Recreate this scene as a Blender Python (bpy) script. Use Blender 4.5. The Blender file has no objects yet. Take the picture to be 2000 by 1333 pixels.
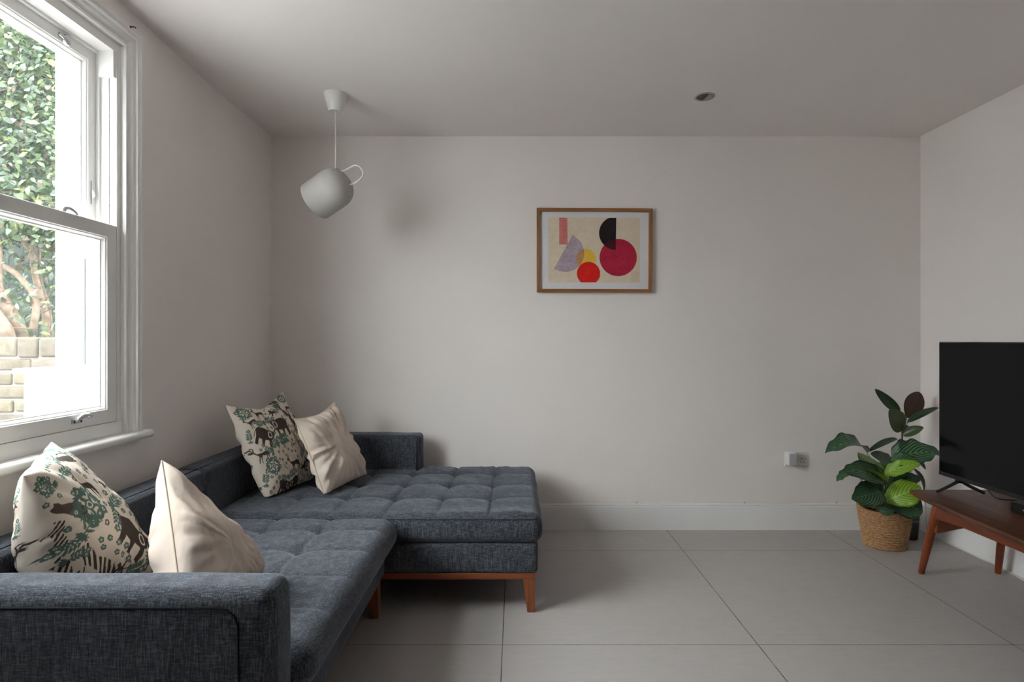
import bpy, math, random
import numpy as np
from mathutils import Vector, Matrix, noise

random.seed(7)
rng = np.random.default_rng(7)
F = 1114.0
CZ = 1.2
PI = math.pi
sc = bpy.context.scene
COL = sc.collection

def P(px, py, Y):
    """point in the room at depth Y that the photo shows at (px, py)"""
    return Vector(((px - 1007.0) * Y / F, Y, CZ - (py - 665.0) * Y / F))

# ------------------------------------------------------------------ objects
def wloc(o):
    v = Vector((0, 0, 0))
    while o is not None:
        v = v + Vector(o.location)
        o = o.parent
    return v

def tag(o, label=None, cat=None, group=None, kind=None):
    if label: o['label'] = label
    if cat: o['category'] = cat
    if group: o['group'] = group
    if kind: o['kind'] = kind
    return o

def thing(name, loc, label=None, cat=None, group=None, kind=None):
    o = bpy.data.objects.new(name, None)
    COL.objects.link(o)
    o.location = loc
    o.empty_display_size = 0.05
    return tag(o, label, cat, group, kind)

def mk(name, verts, faces, mat=None, parent=None, smooth=True, origin=None, angle=None):
    """one mesh object from world coordinates"""
    if parent is not None:
        org = wloc(parent)
    elif origin is not None:
        org = Vector(origin)
    else:
        org = Vector((0, 0, 0))
    V = np.asarray([tuple(v) for v in verts] if not isinstance(verts, np.ndarray) else verts, dtype=float)
    V = V - np.array(org)
    me = bpy.data.meshes.new(name)
    me.from_pydata(V.tolist(), [], [tuple(int(i) for i in f) for f in faces])
    me.validate()
    if mat is not None:
        me.materials.append(mat)
    if smooth:
        me.polygons.foreach_set('use_smooth', [True] * len(me.polygons))
        if angle is not None:
            me.set_sharp_from_angle(angle=math.radians(angle))
    me.update()
    o = bpy.data.objects.new(name, me)
    COL.objects.link(o)
    if parent is not None:
        o.parent = parent
    else:
        o.location = org
    return o

class MB:
    def __init__(self):
        self.v = []; self.f = []
    def add(self, verts, faces):
        b = len(self.v)
        self.v += [tuple(v) for v in verts]
        self.f += [tuple(i + b for i in f) for f in faces]
        return self
    def box(self, x0, x1, y0, y1, z0, z1):
        v = [(x, y, z) for z in (z0, z1) for y in (y0, y1) for x in (x0, x1)]
        return self.add(v, [(0, 2, 3, 1), (4, 5, 7, 6), (0, 1, 5, 4), (2, 6, 7, 3), (0, 4, 6, 2), (1, 3, 7, 5)])
    def bbox(self, x0, x1, y0, y1, z0, z1, r=.003, n=2):
        v, f = rbox(x0, x1, y0, y1, z0, z1, r, 1e9, n)
        return self.add(v, f)
    def build(self, name, mat, parent=None, smooth=False, angle=None, origin=None):
        return mk(name, self.v, self.f, mat, parent, smooth, origin, angle)

def rbox(x0, x1, y0, y1, z0, z1, r, step=.02, n=4):
    """rounded box as a welded grid"""
    def axis(a, b):
        c = [a + r * (1 - math.tan(PI / 4 * (1 - i / n))) for i in range(n)]
        m = max(1, int(math.ceil((b - a - 2 * r) / step)))
        c += [a + r + (b - a - 2 * r) * i / m for i in range(m + 1)]
        c += [b - r * (1 - math.tan(PI / 4 * (i / n))) for i in range(1, n + 1)]
        return c
    A = [axis(x0, x1), axis(y0, y1), axis(z0, z1)]
    N = [len(a) for a in A]
    idx = {}; verts = []
    lo = (x0 + r, y0 + r, z0 + r); hi = (x1 - r, y1 - r, z1 - r)
    def vid(i, j, k):
        key = (i, j, k)
        if key not in idx:
            p = (A[0][i], A[1][j], A[2][k])
            q = [min(max(p[c], lo[c]), hi[c]) for c in range(3)]
            d = [p[c] - q[c] for c in range(3)]
            L = math.sqrt(sum(t * t for t in d)) or 1
            idx[key] = len(verts)
            verts.append(tuple(q[c] + d[c] / L * r for c in range(3)))
        return idx[key]
    faces = []
    for s in (0, N[2] - 1):
        for i in range(N[0] - 1):
            for j in range(N[1] - 1):
                q = (vid(i, j, s), vid(i + 1, j, s), vid(i + 1, j + 1, s), vid(i, j + 1, s))
                faces.append(q if s else q[::-1])
    for s in (0, N[1] - 1):
        for i in range(N[0] - 1):
            for k in range(N[2] - 1):
                q = (vid(i, s, k), vid(i + 1, s, k), vid(i + 1, s, k + 1), vid(i, s, k + 1))
                faces.append(q[::-1] if s else q)
    for s in (0, N[0] - 1):
        for j in range(N[1] - 1):
            for k in range(N[2] - 1):
                q = (vid(s, j, k), vid(s, j + 1, k), vid(s, j + 1, k + 1), vid(s, j, k + 1))
                faces.append(q if s else q[::-1])
    return verts, faces

def spline(pts, n=8):
    """Catmull-Rom through points"""
    pts = [Vector(p) for p in pts]
    if len(pts) < 3: return pts
    q = [pts[0] * 2 - pts[1]] + pts + [pts[-1] * 2 - pts[-2]]
    out = []
    for i in range(1, len(q) - 2):
        for k in range(n):
            t = k / n
            a, b, c, d = q[i - 1], q[i], q[i + 1], q[i + 2]
            out.append(.5 * ((2 * b) + (c - a) * t + (2 * a - 5 * b + 4 * c - d) * t * t + (3 * b - a - 3 * c + d) * t ** 3))
    out.append(pts[-1])
    return out

def tube(pts, r, seg=8, caps=True):
    pts = [Vector(p) for p in pts]
    n = len(pts)
    rs = r if hasattr(r, '__len__') else [r] * n
    if len(rs) != n:
        rs = [rs[0] + (rs[-1] - rs[0]) * i / (n - 1) for i in range(n)]
    v = []; f = []
    t0 = (pts[1] - pts[0]).normalized()
    up = Vector((0, 0, 1)) if abs(t0.z) < .9 else Vector((1, 0, 0))
    a = t0.cross(up).normalized()
    for i, p in enumerate(pts):
        t = (pts[min(i + 1, n - 1)] - pts[max(i - 1, 0)]).normalized()
        a = (a - t * a.dot(t)).normalized()
        b = t.cross(a)
        for k in range(seg):
            th = 2 * PI * k / seg
            v.append(p + (a * math.cos(th) + b * math.sin(th)) * rs[i])
    for i in range(n - 1):
        for k in range(seg):
            k2 = (k + 1) % seg
            f.append((i * seg + k, i * seg + k2, (i + 1) * seg + k2, (i + 1) * seg + k))
    if caps:
        f.append(tuple(range(seg))[::-1])
        f.append(tuple((n - 1) * seg + k for k in range(seg)))
    return v, f

def lathe(prof, center, axis=(0, 0, 1), seg=48, cap0=False, cap1=False):
    """prof = [(radius, height)] turned round an axis"""
    ax = Vector(axis).normalized()
    u = ax.orthogonal().normalized(); w = ax.cross(u)
    c = Vector(center)
    v = []; f = []
    for (r, h) in prof:
        for k in range(seg):
            th = 2 * PI * k / seg
            v.append(c + ax * h + (u * math.cos(th) + w * math.sin(th)) * r)
    for i in range(len(prof) - 1):
        for k in range(seg):
            k2 = (k + 1) % seg
            f.append((i * seg + k, i * seg + k2, (i + 1) * seg + k2, (i + 1) * seg + k))
    if cap0: f.append(tuple(range(seg))[::-1])
    if cap1: f.append(tuple((len(prof) - 1) * seg + k for k in range(seg)))
    return v, f

# ---------------------------------------------------------------- materials
def srgb(r, g, b):
    f = lambda c: (c / 255 / 12.92) if c / 255 <= .04045 else ((c / 255 + .055) / 1.055) ** 2.4
    return (f(r), f(g), f(b), 1)

class NM:
    def __init__(self, name, base=(.5, .5, .5, 1), rough=.5, spec=.5, **kw):
        self.m = bpy.data.materials.new(name)
        self.m.use_nodes = True
        self.t = self.m.node_tree
        self.n = self.t.nodes; self.l = self.t.links
        self.b = self.n['Principled BSDF']
        self.b.inputs['Base Color'].default_value = base
        self.b.inputs['Roughness'].default_value = rough
        self.b.inputs['Specular IOR Level'].default_value = spec
        for k, v in kw.items():
            self.b.inputs[k.replace('_', ' ')].default_value = v
        self._tc = None
    def node(self, typ, ins=None, **props):
        nd = self.n.new(typ)
        for k, v in props.items(): setattr(nd, k, v)
        for k, v in (ins or {}).items(): self.put(nd.inputs[k], v)
        return nd
    def put(self, sock, v):
        if isinstance(v, bpy.types.NodeSocket): self.l.new(v, sock)
        else: sock.default_value = v
    def co(self, which='Object'):
        if self._tc is None: self._tc = self.node('ShaderNodeTexCoord')
        return self._tc.outputs[which]
    def mapping(self, scale, vec=None, rot=(0, 0, 0)):
        return self.node('ShaderNodeMapping', {'Vector': vec or self.co(), 'Scale': scale, 'Rotation': rot}).outputs[0]
    def noise(self, scale, vec=None, detail=3, rough=.5):
        return self.node('ShaderNodeTexNoise', {'Vector': vec or self.co(), 'Scale': scale, 'Detail': detail, 'Roughness': rough}).outputs['Fac']
    def ramp(self, fac, stops):
        r = self.node('ShaderNodeValToRGB', {'Fac': fac})
        e = r.color_ramp.elements
        e[0].position, e[0].color = stops[0]
        e[1].position, e[1].color = stops[-1]
        for p, c in stops[1:-1]:
            x = e.new(p); x.color = c
        return r.outputs['Color']
    def mix(self, fac, a, b, mode='MIX'):
        m = self.node('ShaderNodeMix', data_type='RGBA', blend_type=mode)
        self.put(m.inputs[0], fac); self.put(m.inputs[6], a); self.put(m.inputs[7], b)
        return m.outputs[2]
    def math(self, op, a, b=None, c=None):
        m = self.node('ShaderNodeMath', operation=op)
        self.put(m.inputs[0], a)
        if b is not None: self.put(m.inputs[1], b)
        if c is not None: self.put(m.inputs[2], c)
        return m.outputs[0]
    def color(self, v): self.put(self.b.inputs['Base Color'], v)
    def rough(self, v): self.put(self.b.inputs['Roughness'], v)
    def bump(self, h, strength=.3, dist=.01, prev=None):
        ins = {'Height': h, 'Strength': strength, 'Distance': dist}
        if prev is not None: ins['Normal'] = prev
        nd = self.node('ShaderNodeBump', ins)
        self.l.new(nd.outputs[0], self.b.inputs['Normal'])
        return nd.outputs[0]

def paint(name, c, rough=.6, bumpy=.06, mott=.04, spec=.3):
    m = NM(name, c, rough, spec)
    n1 = m.noise(2.2, detail=4)
    c2 = tuple(x * (1 - mott * 1.6) for x in c[:3]) + (1,)
    m.color(m.mix(n1, c2, tuple(min(1, x * (1 + mott)) for x in c[:3]) + (1,)))
    m.bump(m.noise(180, detail=2), bumpy, .002)
    return m.m

M = {}
M['wall'] = paint('wall_paint', (.855, .805, .775, 1), .75, .08, .03)
M['ceiling'] = paint('ceiling_paint', (.83, .79, .77, 1), .8, .05, .02)
M['gloss'] = paint('white_gloss_paint', (.83, .82, .80, 1), .32, .03, .03, .5)
M['skirt'] = paint('baseboard_paint', (.86, .85, .84, 1), .45, .03, .05, .4)
M['extwhite'] = paint('white_render', (.86, .86, .85, 1), .8, .1, .02)
M['plastic'] = NM('white_plastic', (.72, .70, .68, 1), .35, .5).m
M['greyplastic'] = NM('grey_plastic', (.34, .32, .34, 1), .4, .5).m
M['black'] = NM('black_plastic', (.008, .008, .009, 1), .35, .5).m
M['hole'] = NM('socket_hole', (.01, .008, .008, 1), .8, .2).m
M['steel'] = NM('satin_steel', (.55, .56, .57, 1), .3, .5, Metallic=.9).m
M['lamp'] = paint('lamp_enamel', (.47, .45, .425, 1), .55, .02, .02)
M['flex'] = NM('white_flex', (.75, .72, .68, 1), .5, .4).m
M['darkline'] = NM('gap_shade', (.03, .028, .026, 1), .9, .1).m

def screen_mat():
    m = NM('tv_screen', (.0035, .0035, .0045, 1), .10, .2)
    return m.m
M['screen'] = screen_mat()

def glass_mat():
    m = bpy.data.materials.new('window_glass'); m.use_nodes = True
    n = m.node_tree.nodes; l = m.node_tree.links
    n.clear()
    out = n.new('ShaderNodeOutputMaterial'); mix = n.new('ShaderNodeMixShader')
    tr = n.new('ShaderNodeBsdfTransparent'); gl = n.new('ShaderNodeBsdfGlossy'); fr = n.new('ShaderNodeLayerWeight')
    pw = n.new('ShaderNodeMath'); pw.operation = 'POWER'; pw.inputs[1].default_value = 5.0
    ma = n.new('ShaderNodeMath'); ma.operation = 'MULTIPLY_ADD'; ma.inputs[1].default_value = .5; ma.inputs[2].default_value = .025
    l.new(fr.outputs['Facing'], pw.inputs[0]); l.new(pw.outputs[0], ma.inputs[0])
    tr.inputs[0].default_value = (.95, .97, .96, 1)
    gl.inputs['Roughness'].default_value = .02
    l.new(ma.outputs[0], mix.inputs[0]); l.new(tr.outputs[0], mix.inputs[1]); l.new(gl.outputs[0], mix.inputs[2])
    # a faint translucent film mixed over the pane
    df = n.new('ShaderNodeBsdfTranslucent'); df.inputs[0].default_value = (.80, .84, .88, 1)
    dm = n.new('ShaderNodeMixShader'); dm.inputs[0].default_value = .004
    l.new(mix.outputs[0], dm.inputs[1]); l.new(df.outputs[0], dm.inputs[2])
    l.new(dm.outputs[0], out.inputs[0])
    return m
M['glass'] = glass_mat()

def floor_mat():
    m = NM('stone_floor_tiles', rough=.5, spec=.35)
    sep = m.node('ShaderNodeSeparateXYZ', {0: m.co()})
    def dist(s, off):
        a = m.math('SUBTRACT', s, off)
        a = m.math('DIVIDE', a, 1.006)
        a = m.math('ADD', a, 100.5)
        a = m.math('FRACT', a)
        a = m.math('SUBTRACT', a, .5)
        return m.math('MULTIPLY', m.math('ABSOLUTE', a), 1.006)
    wob = m.math('MULTIPLY', m.math('SUBTRACT', m.noise(60, detail=2), .5), .0012)
    dx = m.math('ADD', dist(sep.outputs[0], -.0516), wob)
    dy = m.math('ADD', dist(sep.outputs[1], 2.2467), wob)
    d = m.math('MINIMUM', dx, m.math('ADD', dy, .0002))
    line = m.math('LESS_THAN', d, .0017)
    n1 = m.noise(2.5, detail=6, rough=.6)
    base = m.ramp(n1, [(.25, (.40, .375, .36, 1)), (.75, (.48, .455, .44, 1))])
    streak = m.noise(9, m.mapping((1, 5, 1)), detail=5, rough=.65)
    base = m.mix(.35, base, m.ramp(streak, [(.35, (.37, .345, .33, 1)), (.7, (.51, .49, .47, 1))]))
    fine = m.noise(260, detail=3, rough=.7)
    base = m.mix(.5, base, m.ramp(fine, [(.3, (.35, .33, .315, 1)), (.55, (.455, .435, .415, 1)), (.75, (.56, .535, .515, 1))]))
    dirt = m.noise(7, detail=2)
    gc = m.ramp(dirt, [(.4, (.03, .026, .022, 1)), (.62, (.16, .145, .13, 1))])
    spots = m.node('ShaderNodeTexVoronoi', {'Vector': m.co(), 'Scale': 2.3})
    dot = m.math('LESS_THAN', spots.outputs['Distance'], .012)
    base = m.mix(m.math('MULTIPLY', dot, .7), base, (.08, .07, .065, 1))
    m.color(m.mix(line, base, gc))
    m.rough(m.ramp(m.noise(14, detail=4), [(.3, (.42, .42, .42, 1)), (.7, (.56, .56, .56, 1))]))
    b = m.bump(m.math('MULTIPLY', line, -1.0), .6, .002)
    m.bump(fine, .12, .001, b)
    return m.m
M['floor'] = floor_mat()

def fabric_mat(name, lo, mid, hi, scale=1.0):
    m = NM(name, rough=.95, spec=.12)
    m.b.inputs['Sheen Weight'].default_value = .30
    m.b.inputs['Sheen Roughness'].default_value = .45
    m.b.inputs['Sheen Tint'].default_value = (.62, .68, .78, 1)
    a = m.noise(1, m.mapping((300 * scale, 300 * scale, 24 * scale)), detail=3, rough=.7)   # upright slubs
    b = m.noise(1, m.mapping((30 * scale, 30 * scale, 520 * scale)), detail=2, rough=.6)    # weft
    c = m.noise(1, m.mapping((60 * scale, 330 * scale, 200 * scale)), detail=2, rough=.6)
    s = m.math('ADD', m.math('MULTIPLY', a, .5), m.math('ADD', m.math('MULTIPLY', b, .25), m.math('MULTIPLY', c, .25)))
    col = m.ramp(s, [(.40, lo), (.5, mid), (.61, hi)])
    soft = m.noise(4, detail=3)
    col = m.mix(m.math('MULTIPLY', soft, .35), col, mid)
    m.color(col)
    n0 = m.bump(s, .35, .002)
    w = m.noise(9, m.mapping((1, 1, 1)), detail=3, rough=.5)
    m.bump(w, .12, .02, n0)
    return m.m
M['sofa'] = fabric_mat('charcoal_blue_weave', (.013, .0145, .018, 1), (.050, .055, .065, 1), (.138, .148, .168, 1))
M['welt'] = NM('dark_seam', (.012, .014, .018, 1), .9, .1).m

def wood_mat(name, c1, c2, c3, rough=.35, axis=1, sc_=1.0):
    m = NM(name, rough=rough, spec=.45)
    s = [38 * sc_, 38 * sc_, 38 * sc_]; s[axis] = 2.2 * sc_
    n1 = m.noise(1, m.mapping(tuple(s)), detail=6, rough=.65)
    s2 = [160, 160, 160]; s2[axis] = 7
    n2 = m.noise(1, m.mapping(tuple(s2)), detail=4, rough=.7)
    col = m.ramp(n1, [(.3, c1), (.5, c2), (.72, c3)])
    col = m.mix(m.math('MULTIPLY', m.math('SUBTRACT', 1.0, n2), .55), col, c1)
    m.color(col)
    m.rough(m.ramp(n2, [(.3, (rough + .12,) * 3 + (1,)), (.7, (rough - .04,) * 3 + (1,))]))
    m.bump(n2, .08, .001)
    return m.m
M['teak'] = wood_mat('teak_top', (.040, .013, .006, 1), (.115, .036, .013, 1), (.20, .068, .024, 1), .36, 1)
M['teakleg'] = wood_mat('teak_frame', (.12, .022, .007, 1), (.24, .048, .013, 1), (.33, .08, .022, 1), .38, 2)
M['sofawood'] = wood_mat('sofa_beech', (.15, .036, .013, 1), (.27, .070, .026, 1), (.36, .105, .04, 1), .42, 0)
M['sofaleg'] = wood_mat('sofa_leg_beech', (.17, .045, .018, 1), (.30, .085, .034, 1), (.38, .12, .05, 1), .42, 2)
M['oak'] = wood_mat('oak_frame', (.19, .075, .022, 1), (.33, .15, .048, 1), (.42, .21, .075, 1), .45, 0)
M['oakv'] = wood_mat('oak_frame_upright', (.19, .075, .022, 1), (.33, .15, .048, 1), (.42, .21, .075, 1), .45, 2)

def cotton_mat():
    m = NM('cream_cotton', rough=.95, spec=.1)
    n = m.noise(5, detail=4)
    m.color(m.ramp(n, [(.3, (.62, .52, .44, 1)), (.7, (.71, .62, .54, 1))]))
    w = m.noise(1, m.mapping((500, 500, 500)), detail=2)
    b = m.bump(w, .1, .001)
    m.bump(m.noise(14, m.mapping((1, 1, .35)), detail=4, rough=.55), .32, .02, b)
    return m.m
M['cotton'] = cotton_mat()
M['cottonseam'] = NM('cream_seam', (.60, .50, .38, 1), .95, .1).m

def print_mat(name, attr, rough=.95, bump=.2):
    m = NM(name, rough=rough, spec=.15)
    a = m.node('ShaderNodeAttribute', attribute_name=attr)
    m.color(a.outputs['Color'])
    m.bump(m.noise(11, detail=4, rough=.5), bump, .02)
    return m.m
M['printed'] = print_mat('printed_cotton', 'print')

def basket_mat():
    m = NM('seagrass_weave', rough=.7, spec=.3)
    a = m.node('ShaderNodeAttribute', attribute_name='weave')
    n = m.noise(1, m.mapping((60, 60, 260)), detail=4, rough=.7)
    c = m.ramp(n, [(.3, (.20, .095, .040, 1)), (.48, (.40, .22, .10, 1)), (.66, (.62, .39, .20, 1))])
    m.color(c)
    m.bump(n, .5, .003)
    return m.m
M['basket'] = basket_mat()
M['soil'] = NM('potting_soil', (.02, .012, .008, 1), .95, .1).m

def stone_pot_mat():
    m = NM('dark_stone_pot', rough=.6, spec=.3)
    sep = m.node('ShaderNodeSeparateXYZ', {0: m.co()})
    z = m.math('ADD', sep.outputs[2], m.math('MULTIPLY', m.noise(14, detail=4), .05))
    m.color(m.ramp(m.math('MULTIPLY', z, 5), [(.0, (.03, .03, .033, 1)), (.62, (.045, .045, .05, 1)), (.69, (.20, .20, .21, 1)), (.74, (.05, .05, .055, 1))]))
    return m.m
M['stonepot'] = stone_pot_mat()

def leaf_mat(name, dark, light, stripes=0, rough=.4, slope=.55, under=None, midrib=None, spec=.45, soft=.15):
    m = NM(name, rough=rough, spec=spec)
    uv = m.node('ShaderNodeSeparateXYZ', {0: m.co('UV')})
    u = uv.outputs[0]
    v = m.math('ABSOLUTE', m.math('MULTIPLY', m.math('SUBTRACT', uv.outputs[1], .5), 2.0))
    nz = m.math('MULTIPLY', m.math('SUBTRACT', m.noise(30, detail=2), .5), .35)
    if stripes:
        ph = m.math('MULTIPLY', m.math('SUBTRACT', u, m.math('MULTIPLY', m.math('POWER', v, 1.3), slope)), stripes)
        s = m.math('SINE', m.math('ADD', m.math('MULTIPLY', ph, 2 * PI), nz))
        s = m.math('ADD', m.math('MULTIPLY', s, .5), .5)
        s = m.math('MULTIPLY', s, m.math('SUBTRACT', 1.0, m.math('POWER', v, 7.0)))
        col = m.ramp(s, [(.5 - soft, dark), (.5 + soft, light)])
    else:
        col = m.ramp(m.noise(9, detail=3), [(.3, dark), (.75, light)])
    mr = midrib or light
    col = m.mix(m.math('MULTIPLY', m.math('LESS_THAN', v, .035), .8), col, mr)
    if under is not None:
        g = m.node('ShaderNodeNewGeometry')
        col = m.mix(g.outputs['Backfacing'], col, under)
    m.color(col)
    m.b.inputs['Subsurface Weight'].default_value = 0
    if stripes:
        m.bump(m.math('SINE', m.math('MULTIPLY', ph, 2 * PI)), .12, .004)
    return m.m
M['calathea'] = leaf_mat('striped_leaf', (.006, .030, .010, 1), (.080, .190, .085, 1), 9, .38, midrib=(.10, .22, .09, 1), under=(.13, .20, .11, 1))
M['calathea_new'] = leaf_mat('young_leaf', (.13, .27, .012, 1), (.26, .44, .035, 1), 8, .38, midrib=(.36, .52, .16, 1), under=(.30, .42, .15, 1), soft=.4)
M['calathea_pale'] = leaf_mat('pale_leaf', (.17, .28, .08, 1), (.34, .44, .21, 1), 8, .4, midrib=(.4, .5, .3, 1), under=(.2, .3, .12, 1), soft=.4)
M['rubber'] = leaf_mat('rubber_leaf', (.022, .045, .022, 1), (.042, .075, .034, 1), 0, .28, midrib=(.12, .16, .09, 1), under=(.060, .070, .032, 1))
M['rubber_olive'] = leaf_mat('rubber_leaf_olive', (.050, .080, .030, 1), (.075, .110, .040, 1), 0, .32, midrib=(.13, .15, .08, 1))
M['rubber_brown'] = leaf_mat('rubber_leaf_back', (.042, .018, .008, 1), (.065, .028, .013, 1), 0, .4, midrib=(.10, .045, .02, 1))
M['stem'] = NM('green_stem', (.07, .12, .03, 1), .5, .4).m
M['redstem'] = NM('red_stem', (.10, .03, .02, 1), .5, .4).m

# ------------------------------------------------------------------- room
XL, XR, YB, YF, ZC = -1.55, 2.57, 3.62, -2.4, 2.496
def struct(o): o['kind'] = 'structure'; return o

b = MB(); b.box(XL - .3, XR + .2, YF - .2, YB + .2, -.12, 0)
fl = struct(b.build('floor', M['floor']))

# ceiling: a grid that lifts slightly towards the window side, as old plaster does
cv = []; cf = []
nx, ny = 42, 62
for j in range(ny + 1):
    for i in range(nx + 1):
        x = XL - .28 + (XR + .48 - XL) * i / nx
        y = YF - .15 + (YB + .3 - YF) * j / ny
        sx = max(0, min(1, (0.2 - x) / 1.75)); sy = max(0, min(1, (3.0 - y) / .9))
        cv.append((x, y, ZC + .034 * sx * sx * (3 - 2 * sx) * sy * sy * (3 - 2 * sy)))
for j in range(ny):
    for i in range(nx):
        a = j * (nx + 1) + i
        cf.append((a, a + nx + 1, a + nx + 2, a + 1))
n0 = len(cv)
cv2 = [(x, y, ZC + .15) for (x, y, z) in cv]
cf2 = [tuple(k + n0 for k in f[::-1]) for f in cf]
struct(mk('ceiling', cv + cv2, cf + cf2, M['ceiling']))

b = MB(); b.box(XL - .3, XR + .2, YB, YB + .15, -.1, ZC + .2); struct(b.build('wall_back', M['wall']))
b = MB(); b.box(XR, XR + .2, YF - .1, YB + .05, -.1, ZC + .2); struct(b.build('wall_right', M['wall']))
b = MB(); b.box(XL - .3, XR + .2, YF - .2, YF, -.1, ZC + .2); struct(b.build('wall_front', paint('light_absorbing_wall', (.055, .055, .06, 1), .7)))  # unseen wall behind the camera, coloured dark to soak up bounced light

# window opening (lining outer faces)
WY0, WY1, WZ0, WZ1 = .93, 2.262, .80, 2.371
EX = -1.80
b = MB()
def wl(y0, y1, z0, z1): b.box(EX, XL, y0, y1, z0, z1)
wl(WY1, YB + .05, -.1, ZC + .2)
wl(WY0, WY1, -.1, WZ0); wl(WY0, WY1, WZ1, ZC + .2)
wl(YF - .1, WY0, -.1, ZC + .2)
struct(b.build('wall_left', M['wall']))

# baseboards
def skirt_profile(t=.018, h=.166):
    return [(0, 0), (t, 0), (t, h - .020), (t - .003, h - .016), (t - .003, h - .013), (t, h - .010), (t, h - .004), (t - .004, h), (0, h)]
def sweep2(prof, path_fn, n, closed=False):
    """prof points placed by path_fn(section, point) and joined"""
    v = []; f = []
    m = len(prof)
    for s in range(n):
        for p in prof: v.append(path_fn(s, p))
    for s in range(n if closed else n - 1):
        s2 = (s + 1) % n
        for k in range(m):
            k2 = (k + 1) % m
            f.append((s * m + k, s * m + k2, s2 * m + k2, s2 * m + k))
    if not closed:
        f.append(tuple(range(m))[::-1]); f.append(tuple((n - 1) * m + k for k in range(m)))
    return v, f
v, f = sweep2(skirt_profile(), lambda s, p: ((XL if s == 0 else XR), YB - p[0], p[1]), 2)
struct(mk('baseboard_back', v, f, M['skirt'], smooth=False))
v, f = sweep2(skirt_profile(.014), lambda s, p: (XR - p[0], (YB - .018 if s == 0 else YF), p[1]), 2)
struct(mk('baseboard_right', v, f, M['skirt'], smooth=False))
v, f = sweep2(skirt_profile(), lambda s, p: (XL + p[0], (YB - .018 if s == 0 else YF), p[1]), 2)
struct(mk('baseboard_left', v, f, M['skirt'], smooth=False))

# ----------------------------------------------------------------- window
def ring(name, y0, y1, z0, z1, prof, mat, parent, open_bottom=False, smooth=False):
    """prof = (inset from the outer edge, x)"""
    corners = [(y1, z0, -1, 1), (y1, z1, -1, -1), (y0, z1, 1, -1), (y0, z0, 1, 1)]
    def fn(s, p):
        y, z, sy, sz = corners[s]
        w, x = p
        if open_bottom and s in (0, 3): return (x, y + sy * w, z)
        return (x, y + sy * w, z + sz * w)
    v, f = sweep2(prof, fn, 4, closed=not open_bottom)
    return mk(name, v, f, mat, parent, smooth)

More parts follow.
